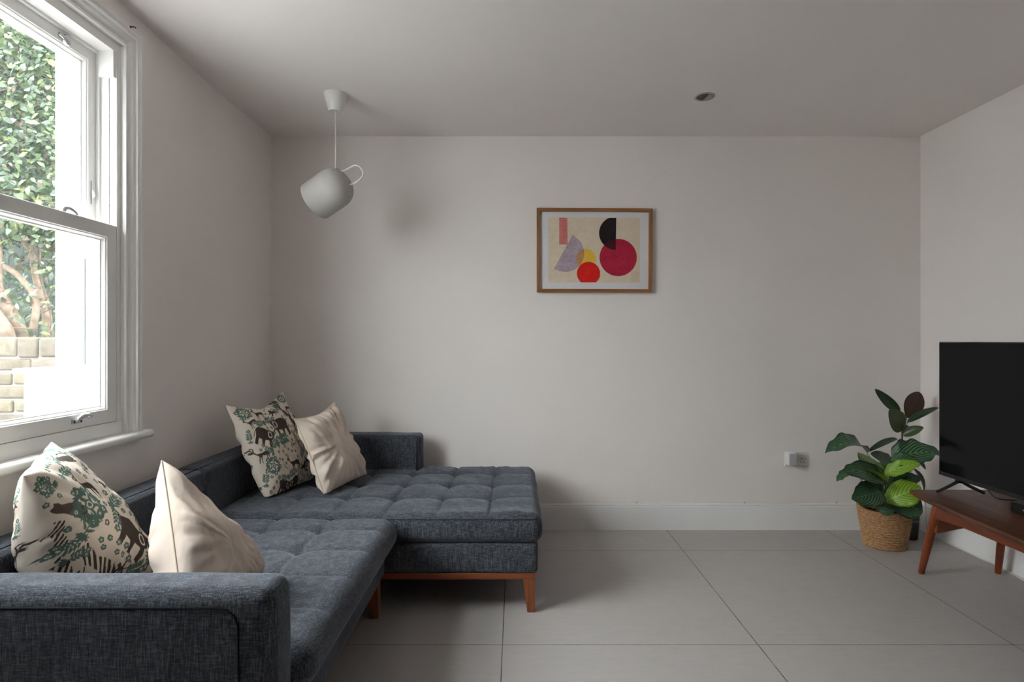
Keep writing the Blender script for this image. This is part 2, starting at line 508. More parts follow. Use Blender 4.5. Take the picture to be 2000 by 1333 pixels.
SX = -1.56    # inner face of the lower sash and lining
def make_window(name):
    w = thing(name, (XL, 1.6, .83)); w['kind'] = 'structure'
    # lining: right, left, head
    b = MB()
    b.box(EX, SX, 2.231, WY1, .83, WZ1); b.box(EX, SX, WY0, WY0 + .031, .83, WZ1)
    b.box(EX, SX, WY0 + .031, 2.231, 2.326, WZ1)
    # parting beads
    for y0, y1 in ((2.222, 2.231), (WY0 + .031, WY0 + .040)): b.box(-1.636, -1.622, y0, y1, .86, 2.326)
    b.box(-1.636, -1.622, WY0 + .04, 2.222, 2.318, 2.326)
    # sash stop blocks at the head of the stiles
    b.box(-1.620, -1.563, 2.216, 2.231, 2.225, 2.326); b.box(-1.620, -1.563, WY0 + .031, WY0 + .046, 2.225, 2.326)
    b.build('window_frame', M['gloss'], w)
    b = MB(); b.box(-1.5935, -1.5885, 2.2285, 2.2312, 1.60, 2.225); b.build('sash_track', M['greyplastic'], w)
    # architrave, moulded
    W = .082
    pr = [(0, -1.56), (0, -1.524), (.003, -1.520), (.013, -1.520), (.017, -1.524), (.020, -1.527), (.026, -1.524), (.031, -1.524),
          (.034, -1.530), (.046, -1.533), (.056, -1.541), (.062, -1.546), (.068, -1.541), (.076, -1.541), (.079, -1.548), (.079, -1.56)]
    ring('architrave', WY0 - .071, 2.333, .83, 2.444, pr, M['gloss'], w, open_bottom=True)
    def sash(nm, y0, y1, z0, z1, dx, pw=.052):
        X = SX + dx
        q = [(0, X - .045), (0, X - .002), (.002, X), (pw - .002, X), (pw, X - .003), (pw + .004, X - .005), (pw + .006, X - .010), (pw + .010, X - .016),
             (pw + .014, X - .018), (pw + .014, X - .030), (pw + .008, X - .036), (pw, X - .045)]
        s = ring(nm, y0, y1, z0, z1, q, M['gloss'], w)
        g = MB(); g.box(X - .029, X - .024, y0 + pw, y1 - pw, z0 + pw, z1 - pw); g.build('glass_pane', M['glass'], s)
        return s
    ls = sash('lower_sash', WY0 + .032, 2.2300, .885, 1.646, 0)
    us = sash('upper_sash', WY0 + .032, 2.2295, 1.600, 2.3225, -.076, .048)
    # sill board, the apron below the sash and the cover strip
    b = MB()
    b.box(EX, -1.556, WY0 + .031, 2.2312, .80, .8835)
    b.box(-1.60, -1.556, 2.2312, 2.262, .83, .8835)
    b.build('apron', M['gloss'], w)
    v, f = rbox(-1.60, -1.498, WY0 - .115, 2.377, .800, .832, .0145, 1e9, 5)
    mk('window_sill', v, f, M['gloss'], w, True)
    # outer sill and reveal board
    b = MB(); b.box(EX - .06, SX - .13, WY0 + .031, 2.231, .80, .86); b.build('outer_sill', M['extwhite'], w)
    # sash lift on the bottom rail
    y, z = 2.025, .913
    b = MB()
    v, f = rbox(-1.5605, -1.5545, y - .024, y + .024, z - .009, z + .009, .0028, 1e9, 3); b.add(v, f)
    lift = b.build('sash_lift', M['steel'], w, True, 40)
    pts = spline([(-1.556, y - .006, z - .004), (-1.545, y + .0, z + .012), (-1.536, y + .010, z + .019), (-1.527, y + .018, z + .018), (-1.522, y + .022, z + .010)], 6)
    v, f = tube(pts, .0075, 12); mk('lift_finger', v, f, M['steel'], lift)
    for yy in (y - .016, y + .016):
        v, f = lathe([(0, .0022), (.003, .002), (.0042, .0)], (-1.5543, yy, z - .002), (1, 0, 0), 12); mk('screw', v, f, M['black'], lift)
    # ring lift on the head rail of the upper sash
    y, z = 2.075, 2.292
    v, f = lathe([(.0, .012), (.008, .012), (.017, .009), (.020, .002), (.020, 0)], (-1.636, y, z), (1, 0, 0), 20)
    rl = mk('sash_ring', v, f, M['steel'], w, True, angle=40)
    v, f = tube([(-1.633, y - .035, z + .006), (-1.630, y, z)], .007, 10); mk('ring_arm', v, f, M['steel'], rl)
    # ventilation stop on the upper stile
    b = MB(); b.bbox(-1.6375, -1.633, 2.197, 2.207, 1.725, 1.815, .002)
    vs = b.build('sash_stop', M['steel'], w, True, 40)
    v = [(-1.634, 2.198, 1.745), (-1.634, 2.206, 1.745), (-1.634, 2.206, 1.79), (-1.634, 2.198, 1.79), (-1.622, 2.202, 1.757)]
    mk('stop_wedge', v, [(0, 1, 4), (1, 2, 4), (2, 3, 4), (3, 0, 4), (3, 2, 1, 0)], M['steel'], vs, False)
    # fastener arm on the meeting rail
    y = 2.02
    pts = spline([(-1.596, y - .01, 1.646), (-1.592, y - .008, 1.664), (-1.59, y + .012, 1.668), (-1.588, y + .034, 1.659), (-1.586, y + .040, 1.647)], 6)
    v, f = tube(pts, .0085, 10); mk('sash_fastener', v, f, M['steel'], w)
    return w
win = make_window('window_1')
# dark strip standing in for shade in the gap above the top sash
b = MB(); b.box(-1.640, -1.6365, WY0 + .04, 2.222, 2.3226, 2.3245); b.build('head_gap_shade', M['darkline'], win)

# little black hook screwed to the top of the architrave
hp = Vector((-1.519, 2.250, 2.437))
v, f = tube(spline([hp, hp + Vector((.006, 0, 0)), hp + Vector((.012, .004, .002)), hp + Vector((.015, .010, .0))], 4), .0022, 8)
v2, f2 = lathe([(.0, .002), (.004, .002), (.005, 0)], hp, (1, 0, 0), 12)
b = MB(); b.add(v, f); b.add(v2, f2)
tag(b.build('hook', M['black'], None, True, origin=hp), 'tiny black screw hook at the top corner of the white window casing', 'hook')

# ----------------------------------------------------------------- outside
b = MB(); b.box(-9, EX - .0, -4, 9, -.25, -.02)
gm = paint('paving', (.24, .23, .22, 1), .9, .3, .15)
struct(b.build('ground', gm))
# white rendered bay of the house, beyond the window jamb
b = MB()
b.box(-2.0, EX - .001, 2.32, 2.9, -.1, 1.065)
b.box(-2.03, EX - .001, 2.30, 2.92, 1.065, 1.085)
struct(b.build('wall_outside', M['extwhite']))
# narrow grey strips set on the outer reveal
b = MB(); b.box(-1.705, -1.682, 2.226, 2.2305, 1.105, 1.52); b.build('reveal_slot', NM('slot_grey', (.07, .075, .08, 1), .5).m, win)
b = MB(); b.box(-1.672, -1.655, 2.228, 2.2305, 1.105, 1.52); b.build('reveal_strip', NM('pale_grey', (.16, .165, .17, 1), .6).m, win)

# garden wall: real bricks in courses, one wall
def brick_mat():
    m = NM('london_stock_brick', rough=.9, spec=.15)
    a = m.node('ShaderNodeAttribute', attribute_name='tone')
    n = m.noise(22, detail=5, rough=.7)
    c = m.ramp(n, [(.25, (.22, .16, .10, 1)), (.5, (.42, .33, .23, 1)), (.75, (.58, .47, .34, 1))])
    g = m.ramp(m.noise(3.5, detail=3), [(.45, (.30, .29, .15, 1)), (.7, (.50, .38, .27, 1))])
    c = m.mix(.4, c, g)
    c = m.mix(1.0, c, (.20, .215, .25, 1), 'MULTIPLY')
    m.color(m.mix(.6, c, a.outputs['Color'], 'MULTIPLY'))
    m.bump(n, .6, .01)
    return m.m
b = MB(); tones = []
zt = 1.215
YW = 3.18
crs = [(zt - .11, zt, .112, 0)]
z = zt - .12; k = 0
while z > -.1:
    crs.append((z - .066, z, .215, k % 2)); z -= .077; k += 1
for (z0, z1, bw, odd) in crs:
    x = -6.0 + (.1 if odd else 0)
    while x < -1.95:
        wdt = bw * random.uniform(.94, 1.03)
        d = random.uniform(-.006, .006)
        zz = random.uniform(-.003, .003)
        v, f = rbox(x, x + wdt, YW + d, YW + .2, z0 + zz, z1 + zz, random.uniform(.010, .016), 1e9, 2)
        b.add(v, f)
        t = random.uniform(.75, 1.25)
        tones += [(t, t * random.uniform(.93, 1.0), t * random.uniform(.85, 1.0), 1)] * len(v)
        x += wdt + .010
gw = b.build('garden_wall', brick_mat(), None, True, origin=(-4, 3.3, 0))
at = gw.data.color_attributes.new('tone', 'FLOAT_COLOR', 'POINT')
at.data.foreach_set('color', np.array(tones, dtype=np.float32).ravel())
tag(gw, 'weathered yellow brick garden wall below the shrub outside the window', 'wall')
b = MB(); b.box(-6.0, -1.95, YW + .012, YW + .19, -.1, zt - .012)
b.build('mortar', paint('mortar', (.13, .12, .105, 1), .95, .5, .15), gw, origin=None)

# climbing shrub: bare branches and a mass of leaves
shrub = thing('climbing_shrub', (-3.3, 3.75, -.02), 'leafy green climbing shrub with bare brown branches above the brick wall outside', 'shrub')
def bark_mat():
    m = NM('bark', rough=.9, spec=.15)
    n = m.noise(25, detail=4)
    m.color(m.ramp(n, [(.3, (.085, .062, .045, 1)), (.7, (.17, .13, .098, 1))]))
    m.bump(n, .5, .01)
    return m.m
M['bark'] = bark_mat()
br = [([(-12, 560, 3.6), (15, 600, 3.6), (42, 660, 3.6), (38, 760, 3.65)], .030, .045),
      ([(-30, 505, 3.7), (20, 527, 3.68), (55, 560, 3.66), (70, 590, 3.65), (66, 635, 3.64), (52, 665, 3.65), (40, 740, 3.7)], .016, .024),
      ([(28, 400, 3.85), (40, 460, 3.85), (62, 495, 3.85), (70, 545, 3.85), (88, 610, 3.85), (90, 665, 3.85), (80, 760, 3.85)], .014, .026),
      ([(-20, 600, 3.5), (2, 630, 3.5), (14, 665, 3.5), (14, 760, 3.6)], .032, .05),
      ([(60, 330, 3.9), (52, 400, 3.9), (75, 470, 3.9), (78, 540, 3.9), (95, 600, 3.9), (104, 680, 3.9)], .008, .012),
      ([(-10, 430, 3.6), (2, 490, 3.6), (4, 560, 3.62), (30, 620, 3.65)], .006, .010),
      ([(0, 150, 3.55), (20, 140, 3.55), (40, 165, 3.6), (75, 170, 3.6), (80, 150, 3.6)], .004, .006),
      ([(-5, 195, 3.5), (30, 205, 3.5), (60, 210, 3.5), (85, 195, 3.5)], .004, .004),
      ([(35, 205, 3.55), (48, 240, 3.55), (52, 290, 3.55)], .003, .005),
      ([(0, 365, 3.6), (30, 372, 3.6), (60, 385, 3.6), (95, 395, 3.6)], .003, .005)]
for pts, r0, r1 in br:
    q = spline([P(*p) for p in pts], 8)
    v, f = tube(q, [r0 + (r1 - r0) * i / (len(q) - 1) for i in range(len(q))], 10)
    mk('branch', v, f, M['bark'], shrub)
tw = MB()
for i in range(150):
    a = Vector((random.uniform(-4.6, -2.5), random.uniform(3.5, 4.2), random.uniform(1.2, 3.8)))
    d = Vector((random.uniform(-1, 1), random.uniform(-.4, .4), random.uniform(-.6, 1))).normalized() * random.uniform(.2, .6)
    v, f = tube(spline([a, a + d * .5 + Vector((0, 0, random.uniform(-.06, .06))), a + d], 4), [.004, .002], 5); tw.add(v, f)
tag(tw.build('twigs', M['bark'], shrub, True), kind='stuff')
# leaves
def leafmass(n):
    V = np.zeros((n, 6, 3)); C = np.zeros((n, 6, 4))
    dens = 0
    for i in range(n):
        if random.random() < .62:
            y = random.uniform(3.4, 4.4)
            px = random.uniform(-60, 125); py = random.uniform(-40, 665) 
            if py > 470 and random.random() < .88: py = random.uniform(-40, 470)
            p = P(px, py, y)
        else:
            p = Vector((random.uniform(-6.0, -2.25), random.uniform(3.4, 4.6), random.uniform(1.25, 3.7)))
        if p.z < 1.9 and random.random() < .45 : p.y = random.uniform(4.0, 4.6)
        L = random.choice([random.uniform(.025, .05), random.uniform(.04, .075)]); W = L * random.uniform(.4, .6)
        t = Vector((random.uniform(-1, 1), random.uniform(-.6, .2), random.uniform(-1, .5))).normalized()
        nrm = Vector((random.uniform(-.7, .9), random.uniform(-1.2, -.1), random.uniform(-.2, 1.2)))
        nrm = (nrm - t * nrm.dot(t)).normalized()
        s = t.cross(nrm)
        up = nrm * W * .25
        V[i] = [p, p + t * L * .35 + s * W * .5 + up, p + t * L * .35 - s * W * .5 + up, p + t * L * .7 + s * W * .4 + up * .6, p + t * L * .7 - s * W * .4 + up * .6, p + t * L]
        r = random.random()
        if r < .07: c = (.30, .34, .12)
        elif r < .15: c = (.24, .31, .25)
        elif r < .20: c = (.26, .19, .12)
        elif r < .6: c = (.12, .18, .075)
        else: c = (.055, .10, .05)
        k = random.uniform(.35, .62)
        C[i] = (c[0] * k, c[1] * k, c[2] * k, 1)
    f = []
    for i in range(n):
        b0 = i * 6
        f += [(b0, b0 + 1, b0 + 2), (b0 + 2, b0 + 1, b0 + 3, b0 + 4), (b0 + 4, b0 + 3, b0 + 5)]
    return V.reshape(-1, 3), f, C.reshape(-1, 4)
m = NM('shrub_leaves', rough=.45, spec=.4)
a_ = m.node('ShaderNodeAttribute', attribute_name='tint'); m.color(a_.outputs['Color'])
tr = m.node('ShaderNodeBsdfTranslucent', {'Color': a_.outputs['Color']})
mx = m.node('ShaderNodeMixShader', {0: .35, 1: m.b.outputs[0], 2: tr.outputs[0]})
m.l.new(mx.outputs[0], m.n['Material Output'].inputs[0])
v, f, c = leafmass(24000)
lv = mk('foliage', v, f, m.m, shrub, False)
at = lv.data.color_attributes.new('tint', 'FLOAT_COLOR', 'POINT')
at.data.foreach_set('color', c.astype(np.float32).ravel())
lv['kind'] = 'stuff'
# dark fence behind the shrub
b = MB()
x = -7.0
while x < -1.9:
    b.box(x, x + .118, 4.75, 4.77, -.1, 3.6); x += .121
fm = NM('dark_fence', (.05, .06, .055, 1), .8, .2); 
tag(b.build('garden_fence', fm.m, None, origin=(-4.4, 4.76, 0)), 'dark boarded fence behind the climbing shrub outside', 'fence')

# --------------------------------------------------------------------- sofa
sofa = thing('corner_sofa', (-.9, 2.2, 0), 'charcoal blue corner sofa with chaise, tufted seats and tapered wooden legs', 'sofa')
SB = -1.50
def nz3(p, s, seed=0): return noise.noise(Vector((p[0] * s + seed, p[1] * s - seed, p[2] * s + 3.1 * seed)))

def upholster(v, puff=.004, seed=1):
    V = np.array(v); lo = V.min(0); hi = V.max(0); c = (lo + hi) / 2; h = (hi - lo) / 2
    for i in range(len(V)):
        t = (V[i] - c) / h
        e = [max(0, 1 - t[k] ** 2) for k in range(3)]
        for k in range(3):
            o1, o2 = [q for q in range(3) if q != k]
            if abs(t[k]) > .9:
                V[i][k] += math.copysign(puff * (e[o1] * e[o2]) ** .5, t[k])
        n = nz3(V[i], 6, seed) * .0025
        V[i] += n
    return V

# armrests and backrests
def arm(name, x0, x1, y0, y1, z0, z1, seams, r=.024):
    v, f = rbox(x0, x1, y0, y1, z0, z1, r, .035, 5)
    o = mk(name, upholster(v, .004, x0 + y0), f, M['sofa'], sofa)
    for pts in seams:
        v, f = tube(pts, .0022, 6); mk('piping', v, f, M['welt'], o)
    return o
ar = .018
arm('armrest', SB, -.550, 1.285, 1.412, .17, .632, [
    [(SB + .03, 1.2835, .597), (-.68, 1.2825, .597), (-.650, 1.2825, .593), (-.632, 1.2825, .578), (-.624, 1.2825, .555), (-.621, 1.2825, .30), (-.621, 1.2835, .20)],
    ], .034)
arm('armrest', SB, -.568, 3.392, 3.528, .17, .632, [[(-.588, 3.3905, .60), (-.588, 3.3905, .42)]])
arm('backrest', SB, -1.362, 1.405, 2.497, .17, .634, [
    [(-1.388, 1.42, .6365), (-1.388, 2.49, .6365)]])
arm('backrest', SB, -1.362, 2.503, 3.40, .17, .634, [
    [(-1.388, 2.51, .6365), (-1.388, 3.38, .6365)]])

def seat(name, x0, x1, y0, y1, z0, z1, gx, gy, r, seed, A=.022, wr=.004, kx=.38):
    v, f = rbox(x0, x1, y0, y1, z0, z1, r, .0085, 6)
    V = np.array(v)
    X, Y, Z = V[:, 0].copy(), V[:, 1].copy(), V[:, 2].copy()
    top = np.clip((Z - (z1 - r * .8)) / (r * .8), 0, 1)
    def dmin(a, g): return np.min(np.abs(a[:, None] - np.array(g)[None, :]), axis=1)
    dx = dmin(X, gx); dy = dmin(Y, gy)
    fx = 1 - np.exp(-dx / .030); fy = 1 - np.exp(-dy / .034)
    crease = .0065 * np.exp(-(dx / .007) ** 2) + .003 * np.exp(-(dy / .008) ** 2)
    bx = np.array([(p, q) for p in gx for q in gy])
    bd = np.min(np.hypot(X[:, None] - bx[None, :, 0], Y[:, None] - bx[None, :, 1]), axis=1)
    btn = .013 * np.exp(-(bd / .038) ** 2) + .006 * np.exp(-(bd / .009) ** 2)
    inside = np.clip(np.minimum(np.minimum(X - x0, x1 - X), np.minimum(Y - y0, y1 - Y)) / .03, 0, 1)
    w = np.array([noise.noise(Vector((x * 26 + y * 5 + seed, y * 4.5, seed))) for x, y in zip(X, Y)])
    w2 = np.array([noise.noise(Vector((x * 7 + seed, y * 7, 2 + seed))) for x, y in zip(X, Y)])
    h = A * (fx * (1 - kx) + fy * kx) - (crease + btn) * inside + wr * (np.maximum(w, 0) * .9 + w2 * .7)
    V[:, 2] += top * (h - A * .45)
    # sides swell
    cz = (z0 + z1) / 2; hz = (z1 - z0) / 2
    e = np.clip(1 - ((Z - cz) / hz) ** 2, 0, 1)
    V[:, 0] += np.where(X > x1 - r, 1, 0) * e * .012 + np.where(X > x1 - .001, w2 * .003, 0)
    V[:, 1] -= np.where(Y < y0 + r, 1, 0) * e * .004
    return mk(name, V, f, M['sofa'], sofa)

gx2 = [-1.055, -.82, -.585, -.35, -.118]
ch = seat('seat_cushion', -1.362, .108, 2.502, 3.50, .298, .428, gx2, [2.79, 3.04, 3.29], .042, 3.0, A=.012, wr=.010, kx=.30)
v, f = tube([(-1.30, 2.4995, .4135), (.06, 2.4995, .4135), (.095, 2.505, .4135)], .0014, 6)
mk('piping', v, f, M['welt'], ch)
ns = seat('seat_cushion', -1.362, -.520, 1.416, 2.492, .298, .430, [-1.255, -1.025, -.795], [1.64, 1.865, 2.09, 2.31], .060, 8.0, A=.009, wr=.0035, kx=.45)
# upholstered bases
v, f = rbox(-1.49, .098, 2.508, 3.50, .172, .304, .018, .04, 4); mk('base', upholster(v, .004, 5), f, M['sofa'], sofa)
v, f = rbox(-1.49, -.572, 1.41, 2.497, .172, .304, .018, .04, 4); mk('base', upholster(v, .004, 6), f, M['sofa'], sofa)
# wooden plinth rails
def rails(x0, x1, y0, y1):
    b = MB(); t = .024
    z0, z1 = .146, .174
    b.bbox(x0, x1, y0, y0 + t, z0, z1, .002); b.bbox(x0, x1, y1 - t, y1, z0, z1, .002)
    b.bbox(x0, x0 + t, y0 + t, y1 - t, z0, z1, .002); b.bbox(x1 - t, x1, y0 + t, y1 - t, z0, z1, .002)
    return b.build('plinth_rail', M['sofawood'], sofa, True, 40)
rails(-1.47, .086, 2.510, 3.48)
rails(-1.47, -.590, 1.31, 2.490)
def sofa_leg(cx, cy, sx, sy):
    """square, outer faces upright and inner faces tapering"""
    a, t = .052, .034
    top = [(cx, cy), (cx - sx * a, cy), (cx - sx * a, cy - sy * a), (cx, cy - sy * a)]
    bot = [(cx, cy), (cx - sx * t, cy), (cx - sx * t, cy - sy * t), (cx, cy - sy * t)]
    b = MB()
    b.add([(x, y, 0) for x, y in bot] + [(x, y, .147) for x, y in top], [(0, 1, 2, 3), (7, 6, 5, 4), (0, 4, 5, 1), (1, 5, 6, 2), (2, 6, 7, 3), (3, 7, 4, 0)])
    o = b.build('leg', M['sofaleg'], sofa)
    bv = o.modifiers.new('bevel', 'BEVEL'); bv.width = .002; bv.segments = 2
for c in ((.085, 2.511, 1, -1), (.085, 3.47, 1, 1), (-1.46, 2.54, -1, -1), (-1.46, 3.47, -1, 1), (-.590, 2.489, 1, 1), (-.590, 1.32, 1, -1), (-1.46, 1.32, -1, -1)):
    sofa_leg(*c)

# ------------------------------------------------------------------ pillows
def pillow(name, c, thick, mat, seed, n=90, concave=.05, wr=.006, skew=0, back=.9, ctop=0):
    """c = corners top-left, top-right, bottom-right, bottom-left (seen from the front)"""
    TL, TR, BR, BL = [np.array(p, float) for p in c]
    cen = (TL + TR + BR + BL) / 4
    u = np.linspace(-1, 1, n)
    # denser near the rim
    u = np.sign(u) * (1 - (1 - np.abs(u)) ** 1.25)
    U, Vv = np.meshgrid(u, u, indexing='ij')       # U to the right, V up
    a = (U + 1) / 2; bb = (Vv + 1) / 2
    base = ((1 - a) * bb)[..., None] * TL + (a * bb)[..., None] * TR + (a * (1 - bb))[..., None] * BR + ((1 - a) * (1 - bb))[..., None] * BL
    pull = concave * ((1 - U ** 2) * np.abs(Vv) ** 3 + (1 - Vv ** 2) * np.abs(U) ** 3)
    pull = pull + ctop * (1 - U ** 2) * np.clip(Vv, 0, 1) ** 2.5
    base = base + (cen - base) * pull[..., None]
    ex = (TR - TL + BR - BL); ey = (TL - BL + TR - BR)
    nrm = np.cross(ex, ey); nrm /= np.linalg.norm(nrm)      # towards the front
    prof = (np.clip(1 - U ** 2, 0, 1) * np.clip(1 - Vv ** 2, 0, 1)) ** .42
    prof = prof * (1 + skew * -Vv)
    wv = np.zeros_like(U)
    for i in range(n):
        for j in range(n):
            x, y = U[i, j], Vv[i, j]
            r = max(abs(x), abs(y))
            ang = math.atan2(y, x)
            radial = noise.noise(Vector((ang * 5.5 + seed, r * 1.2, seed)))         # folds running in from the rim
            soft = noise.noise(Vector((x * 2.2 + seed, y * 2.2, seed * 2)))
            fine = noise.noise(Vector((x * 6 + y * 2 + seed, y * 3, seed + 9)))
            wv[i, j] = wr * (radial * 2.0 * r ** 2 + soft * 1.2 + fine * .6) 
    rim = np.clip(prof * 3, 0, 1)
    front = base + nrm * (thick * prof + wv * rim)[..., None]
    bk = base - nrm * (thick * prof * back + wv[::-1, :] * rim)[..., None]
    verts = np.concatenate([front.reshape(-1, 3), bk.reshape(-1, 3)])
    # the cushion gives where it rests on the seat, the backrest and the arms
    zz = verts[:, 2]; verts[:, 2] = np.where(zz < .448, .448 + (zz - .448) * .01, zz)
    low = np.clip((.668 - verts[:, 2]) / .03, 0, 1)
    verts[:, 0] += np.maximum(-1.350 - verts[:, 0], 0) * low
    verts[:, 1] += np.maximum(1.424 - verts[:, 1], 0) * low
    verts[:, 1] -= np.maximum(verts[:, 1] - 3.378, 0) * low
    idx = np.arange(n * n).reshape(n, n)
    faces = []
    off = n * n
    for i in range(n - 1):
        for j in range(n - 1):
            q = (idx[i, j], idx[i + 1, j], idx[i + 1, j + 1], idx[i, j + 1])
            faces.append(q)
            faces.append((q[3] + off, q[2] + off, q[1] + off, q[0] + off))
    # weld the rims
    rimmap = {}
    for i in range(n):
        for j in range(n):
            if i in (0, n - 1) or j in (0, n - 1): rimmap[idx[i, j] + off] = idx[i, j]
    faces = [tuple(rimmap.get(k, k) for k in f) for f in faces]
    return verts, faces, (U, Vv), [idx[i, 0] for i in range(n)] + [idx[n - 1, j] for j in range(1, n)] + [idx[i, n - 1] for i in range(n - 2, -1, -1)] + [idx[0, j] for j in range(n - 2, 0, -1)]

# ---- the printed cloth: drawn as shapes into per-point colours
TEAL = np.array(srgb(92, 118, 108)[:3]); DARK = np.array(srgb(74, 64, 60)[:3]); CREAM = np.array(srgb(224, 212, 198)[:3])
class Cloth:
    def __init__(s, X, Y):
        s.X = X; s.Y = Y; s.C = np.tile(CREAM, (X.size, 1)).reshape(X.shape + (3,))
    def _loc(s, cx, cy, size, rot, flip):
        c, si = math.cos(rot), math.sin(rot)
        x = (s.X - cx) / size; y = (s.Y - cy) / size
        lx = c * x + si * y; ly = -si * x + c * y
        return (-lx if flip else lx), ly
    def poly(s, pts, col, cx=0, cy=0, size=1, rot=0, flip=False, stripes=None):
        x, y = s._loc(cx, cy, size, rot, flip)
        ins = np.zeros(x.shape, bool)
        near = (np.abs(x) < 1) & (np.abs(y) < 1) if size != 1 else np.ones(x.shape, bool)
        xs, ys = x[near], y[near]; r = np.zeros(xs.shape, bool)
        for i in range(len(pts)):
            x1, y1 = pts[i]; x2, y2 = pts[(i + 1) % len(pts)]
            if y1 == y2: continue
            k = ((y1 > ys) != (y2 > ys)) & (xs < (x2 - x1) * (ys - y1) / (y2 - y1) + x1)
            r ^= k
        if stripes:
            r &= (np.sin((xs * stripes[0] + ys * stripes[1]) * 2 * PI) > stripes[2])
        ins[near] = r
        s.C[ins] = col
    def line(s, pts, w, col, cx=0, cy=0, size=1, rot=0, flip=False):
        x, y = s._loc(cx, cy, size, rot, flip)
        near = (np.abs(x) < 1.1) & (np.abs(y) < 1.1) if size != 1 else np.ones(x.shape, bool)
        xs, ys = x[near], y[near]; d = np.full(xs.shape, 9.)
        for (x1, y1), (x2, y2) in zip(pts[:-1], pts[1:]):
            L = (x2 - x1) ** 2 + (y2 - y1) ** 2 + 1e-9
            t = np.clip(((xs - x1) * (x2 - x1) + (ys - y1) * (y2 - y1)) / L, 0, 1)
            d = np.minimum(d, np.hypot(xs - x1 - t * (x2 - x1), ys - y1 - t * (y2 - y1)))
        m_ = np.zeros(x.shape, bool); m_[near] = d < w
        s.C[m_] = col
    def disc(s, cx, cy, r, col, r0=0):
        d = np.hypot(s.X - cx, s.Y - cy); s.C[(d < r) & (d >= r0)] = col
    def flower(s, cx, cy, r, col=TEAL):
        for k in range(5):
            a = k * 2 * PI / 5 + .3; s.disc(cx + math.cos(a) * r * .6, cy + math.sin(a) * r * .6, r * .42, col)
        s.disc(cx, cy, r * .34, CREAM); s.disc(cx, cy, r * .16, col)
    def leaf(s, cx, cy, L, rot, col=TEAL):
        p = [(math.cos(t) * .5, math.sin(t) * .19 * (1 - .5 * math.cos(t))) for t in np.linspace(0, 2 * PI, 12)[:-1]]
        s.poly(p, col, cx, cy, L, rot)
    def sprig(s, cx, cy, size, rot, n=4, flower=True):
        c, si = math.cos(rot), math.sin(rot)
        s.line([(0, 0), (.3, .06), (.65, .02), (.95, .08)], .028, TEAL, cx, cy, size, rot)
        for k in range(n):
            t = .25 + .65 * k / n
            for sg in (-1, 1):
                lx, ly = t, .05 + sg * .15
                s.leaf(cx + (c * lx - si * ly) * size, cy + (si * lx + c * ly) * size, size * .3, rot + sg * .8)
        if flower: s.flower(cx + c * size, cy + si * size, size * .16)
        for k in range(5):
            a = rot + PI + (k - 2) * .5
            s.leaf(cx + math.cos(a) * size * .14, cy + math.sin(a) * size * .14, size * .3, a)
    def scroll(s, cx, cy, size, rot=0):
        for k in range(5):
            a = rot + k * 2 * PI / 5
            pts = [(.1 + .33 * t, .22 * math.sin(t * 3.4)) for t in np.linspace(0, 1, 7)]
            pts += [(.43 + .1 * math.cos(q), -.02 + .11 * math.sin(q)) for q in np.linspace(-.3, 3.2, 6)]
            s.line(pts, .05, TEAL, cx, cy, size, a)
            s.flower(cx + math.cos(a + .5) * size * .52, cy + math.sin(a + .5) * size * .52, size * .17)
            s.leaf(cx + math.cos(a - .3) * size * .5, cy + math.sin(a - .3) * size * .5, size * .26, a)
        s.disc(cx, cy, size * .17, TEAL); s.disc(cx, cy, size * .11, CREAM); s.disc(cx, cy, size * .07, TEAL)

ELE = [(-.56, .5), (-.60, .42), (-.54, .44), (-.48, .36), (-.45, .18), (-.40, .08), (-.36, -.02), (-.30, -.08), (-.30, -.42), (-.18, -.42), (-.16, -.16), (.02, -.17), (.05, -.40),
       (.0, -.45), (.12, -.45), (.16, -.2), (.30, -.16), (.34, -.45), (.46, -.45), (.46, -.1), (.50, .08), (.54, -.2), (.56, -.2), (.53, .14), (.44, .24), (.25, .31), (.05, .30), (-.10, .27), (-.20, .32), (-.32, .30), (-.40, .30), (-.46, .42), (-.50, .5)]
EAR = [(-.2 + .09 * math.cos(t) , .10 + .13 * math.sin(t)) for t in np.linspace(0, 2 * PI, 12)]
DEER = [(-.5, .36), (-.40, .30), (-.34, .14), (-.24, .10), (.10, .12), (.30, .14), (.42, .05), (.46, -.1), (.48, -.5), (.44, -.5), (.40, -.2), (.30, -.08), (.36, -.5), (.32, -.5), (.22, -.1), (-.04, -.08),
        (-.10, -.2), (-.08, -.52), (-.12, -.52), (-.16, -.2), (-.20, -.1), (-.26, -.52), (-.30, -.52), (-.28, -.04), (-.38, .08), (-.44, .2), (-.56, .22), (-.58, .28)]
CAT = [(-.08, .5), (.02, .46), (.10, .5), (.14, .38), (.12, .26), (.22, .05), (.26, -.2), (.24, -.45), (.05, -.5), (-.02, -.42), (-.06, -.5), (-.16, -.5), (-.12, -.1), (-.10, .15), (-.14, .3), (-.13, .42)]
ZEB = [(-.46, .36), (-.34, .44), (-.24, .36), (-.08, .16), (.14, .12), (.32, .04), (.42, -.1), (.46, -.34), (.60, -.50), (.54, -.54), (.38, -.36), (.30, -.14), (.24, -.40), (.30, -.56), (.22, -.54), (.14, -.22),
       (-.06, -.10), (-.26, .0), (-.46, -.18), (-.62, -.14), (-.62, -.2), (-.44, -.28), (-.26, -.14), (-.34, .08), (-.42, .22), (-.54, .26)]
MON = [(-.35, .25), (-.2, .35), (-.05, .28), (.05, .12), (.3, .12), (.45, .3), (.5, .25), (.38, .0), (.42, -.3), (.32, -.32), (.24, -.12), (.0, -.15), (-.1, -.4), (-.2, -.38), (-.15, -.05), (-.38, -.15), (-.42, -.08), (-.25, .08)]

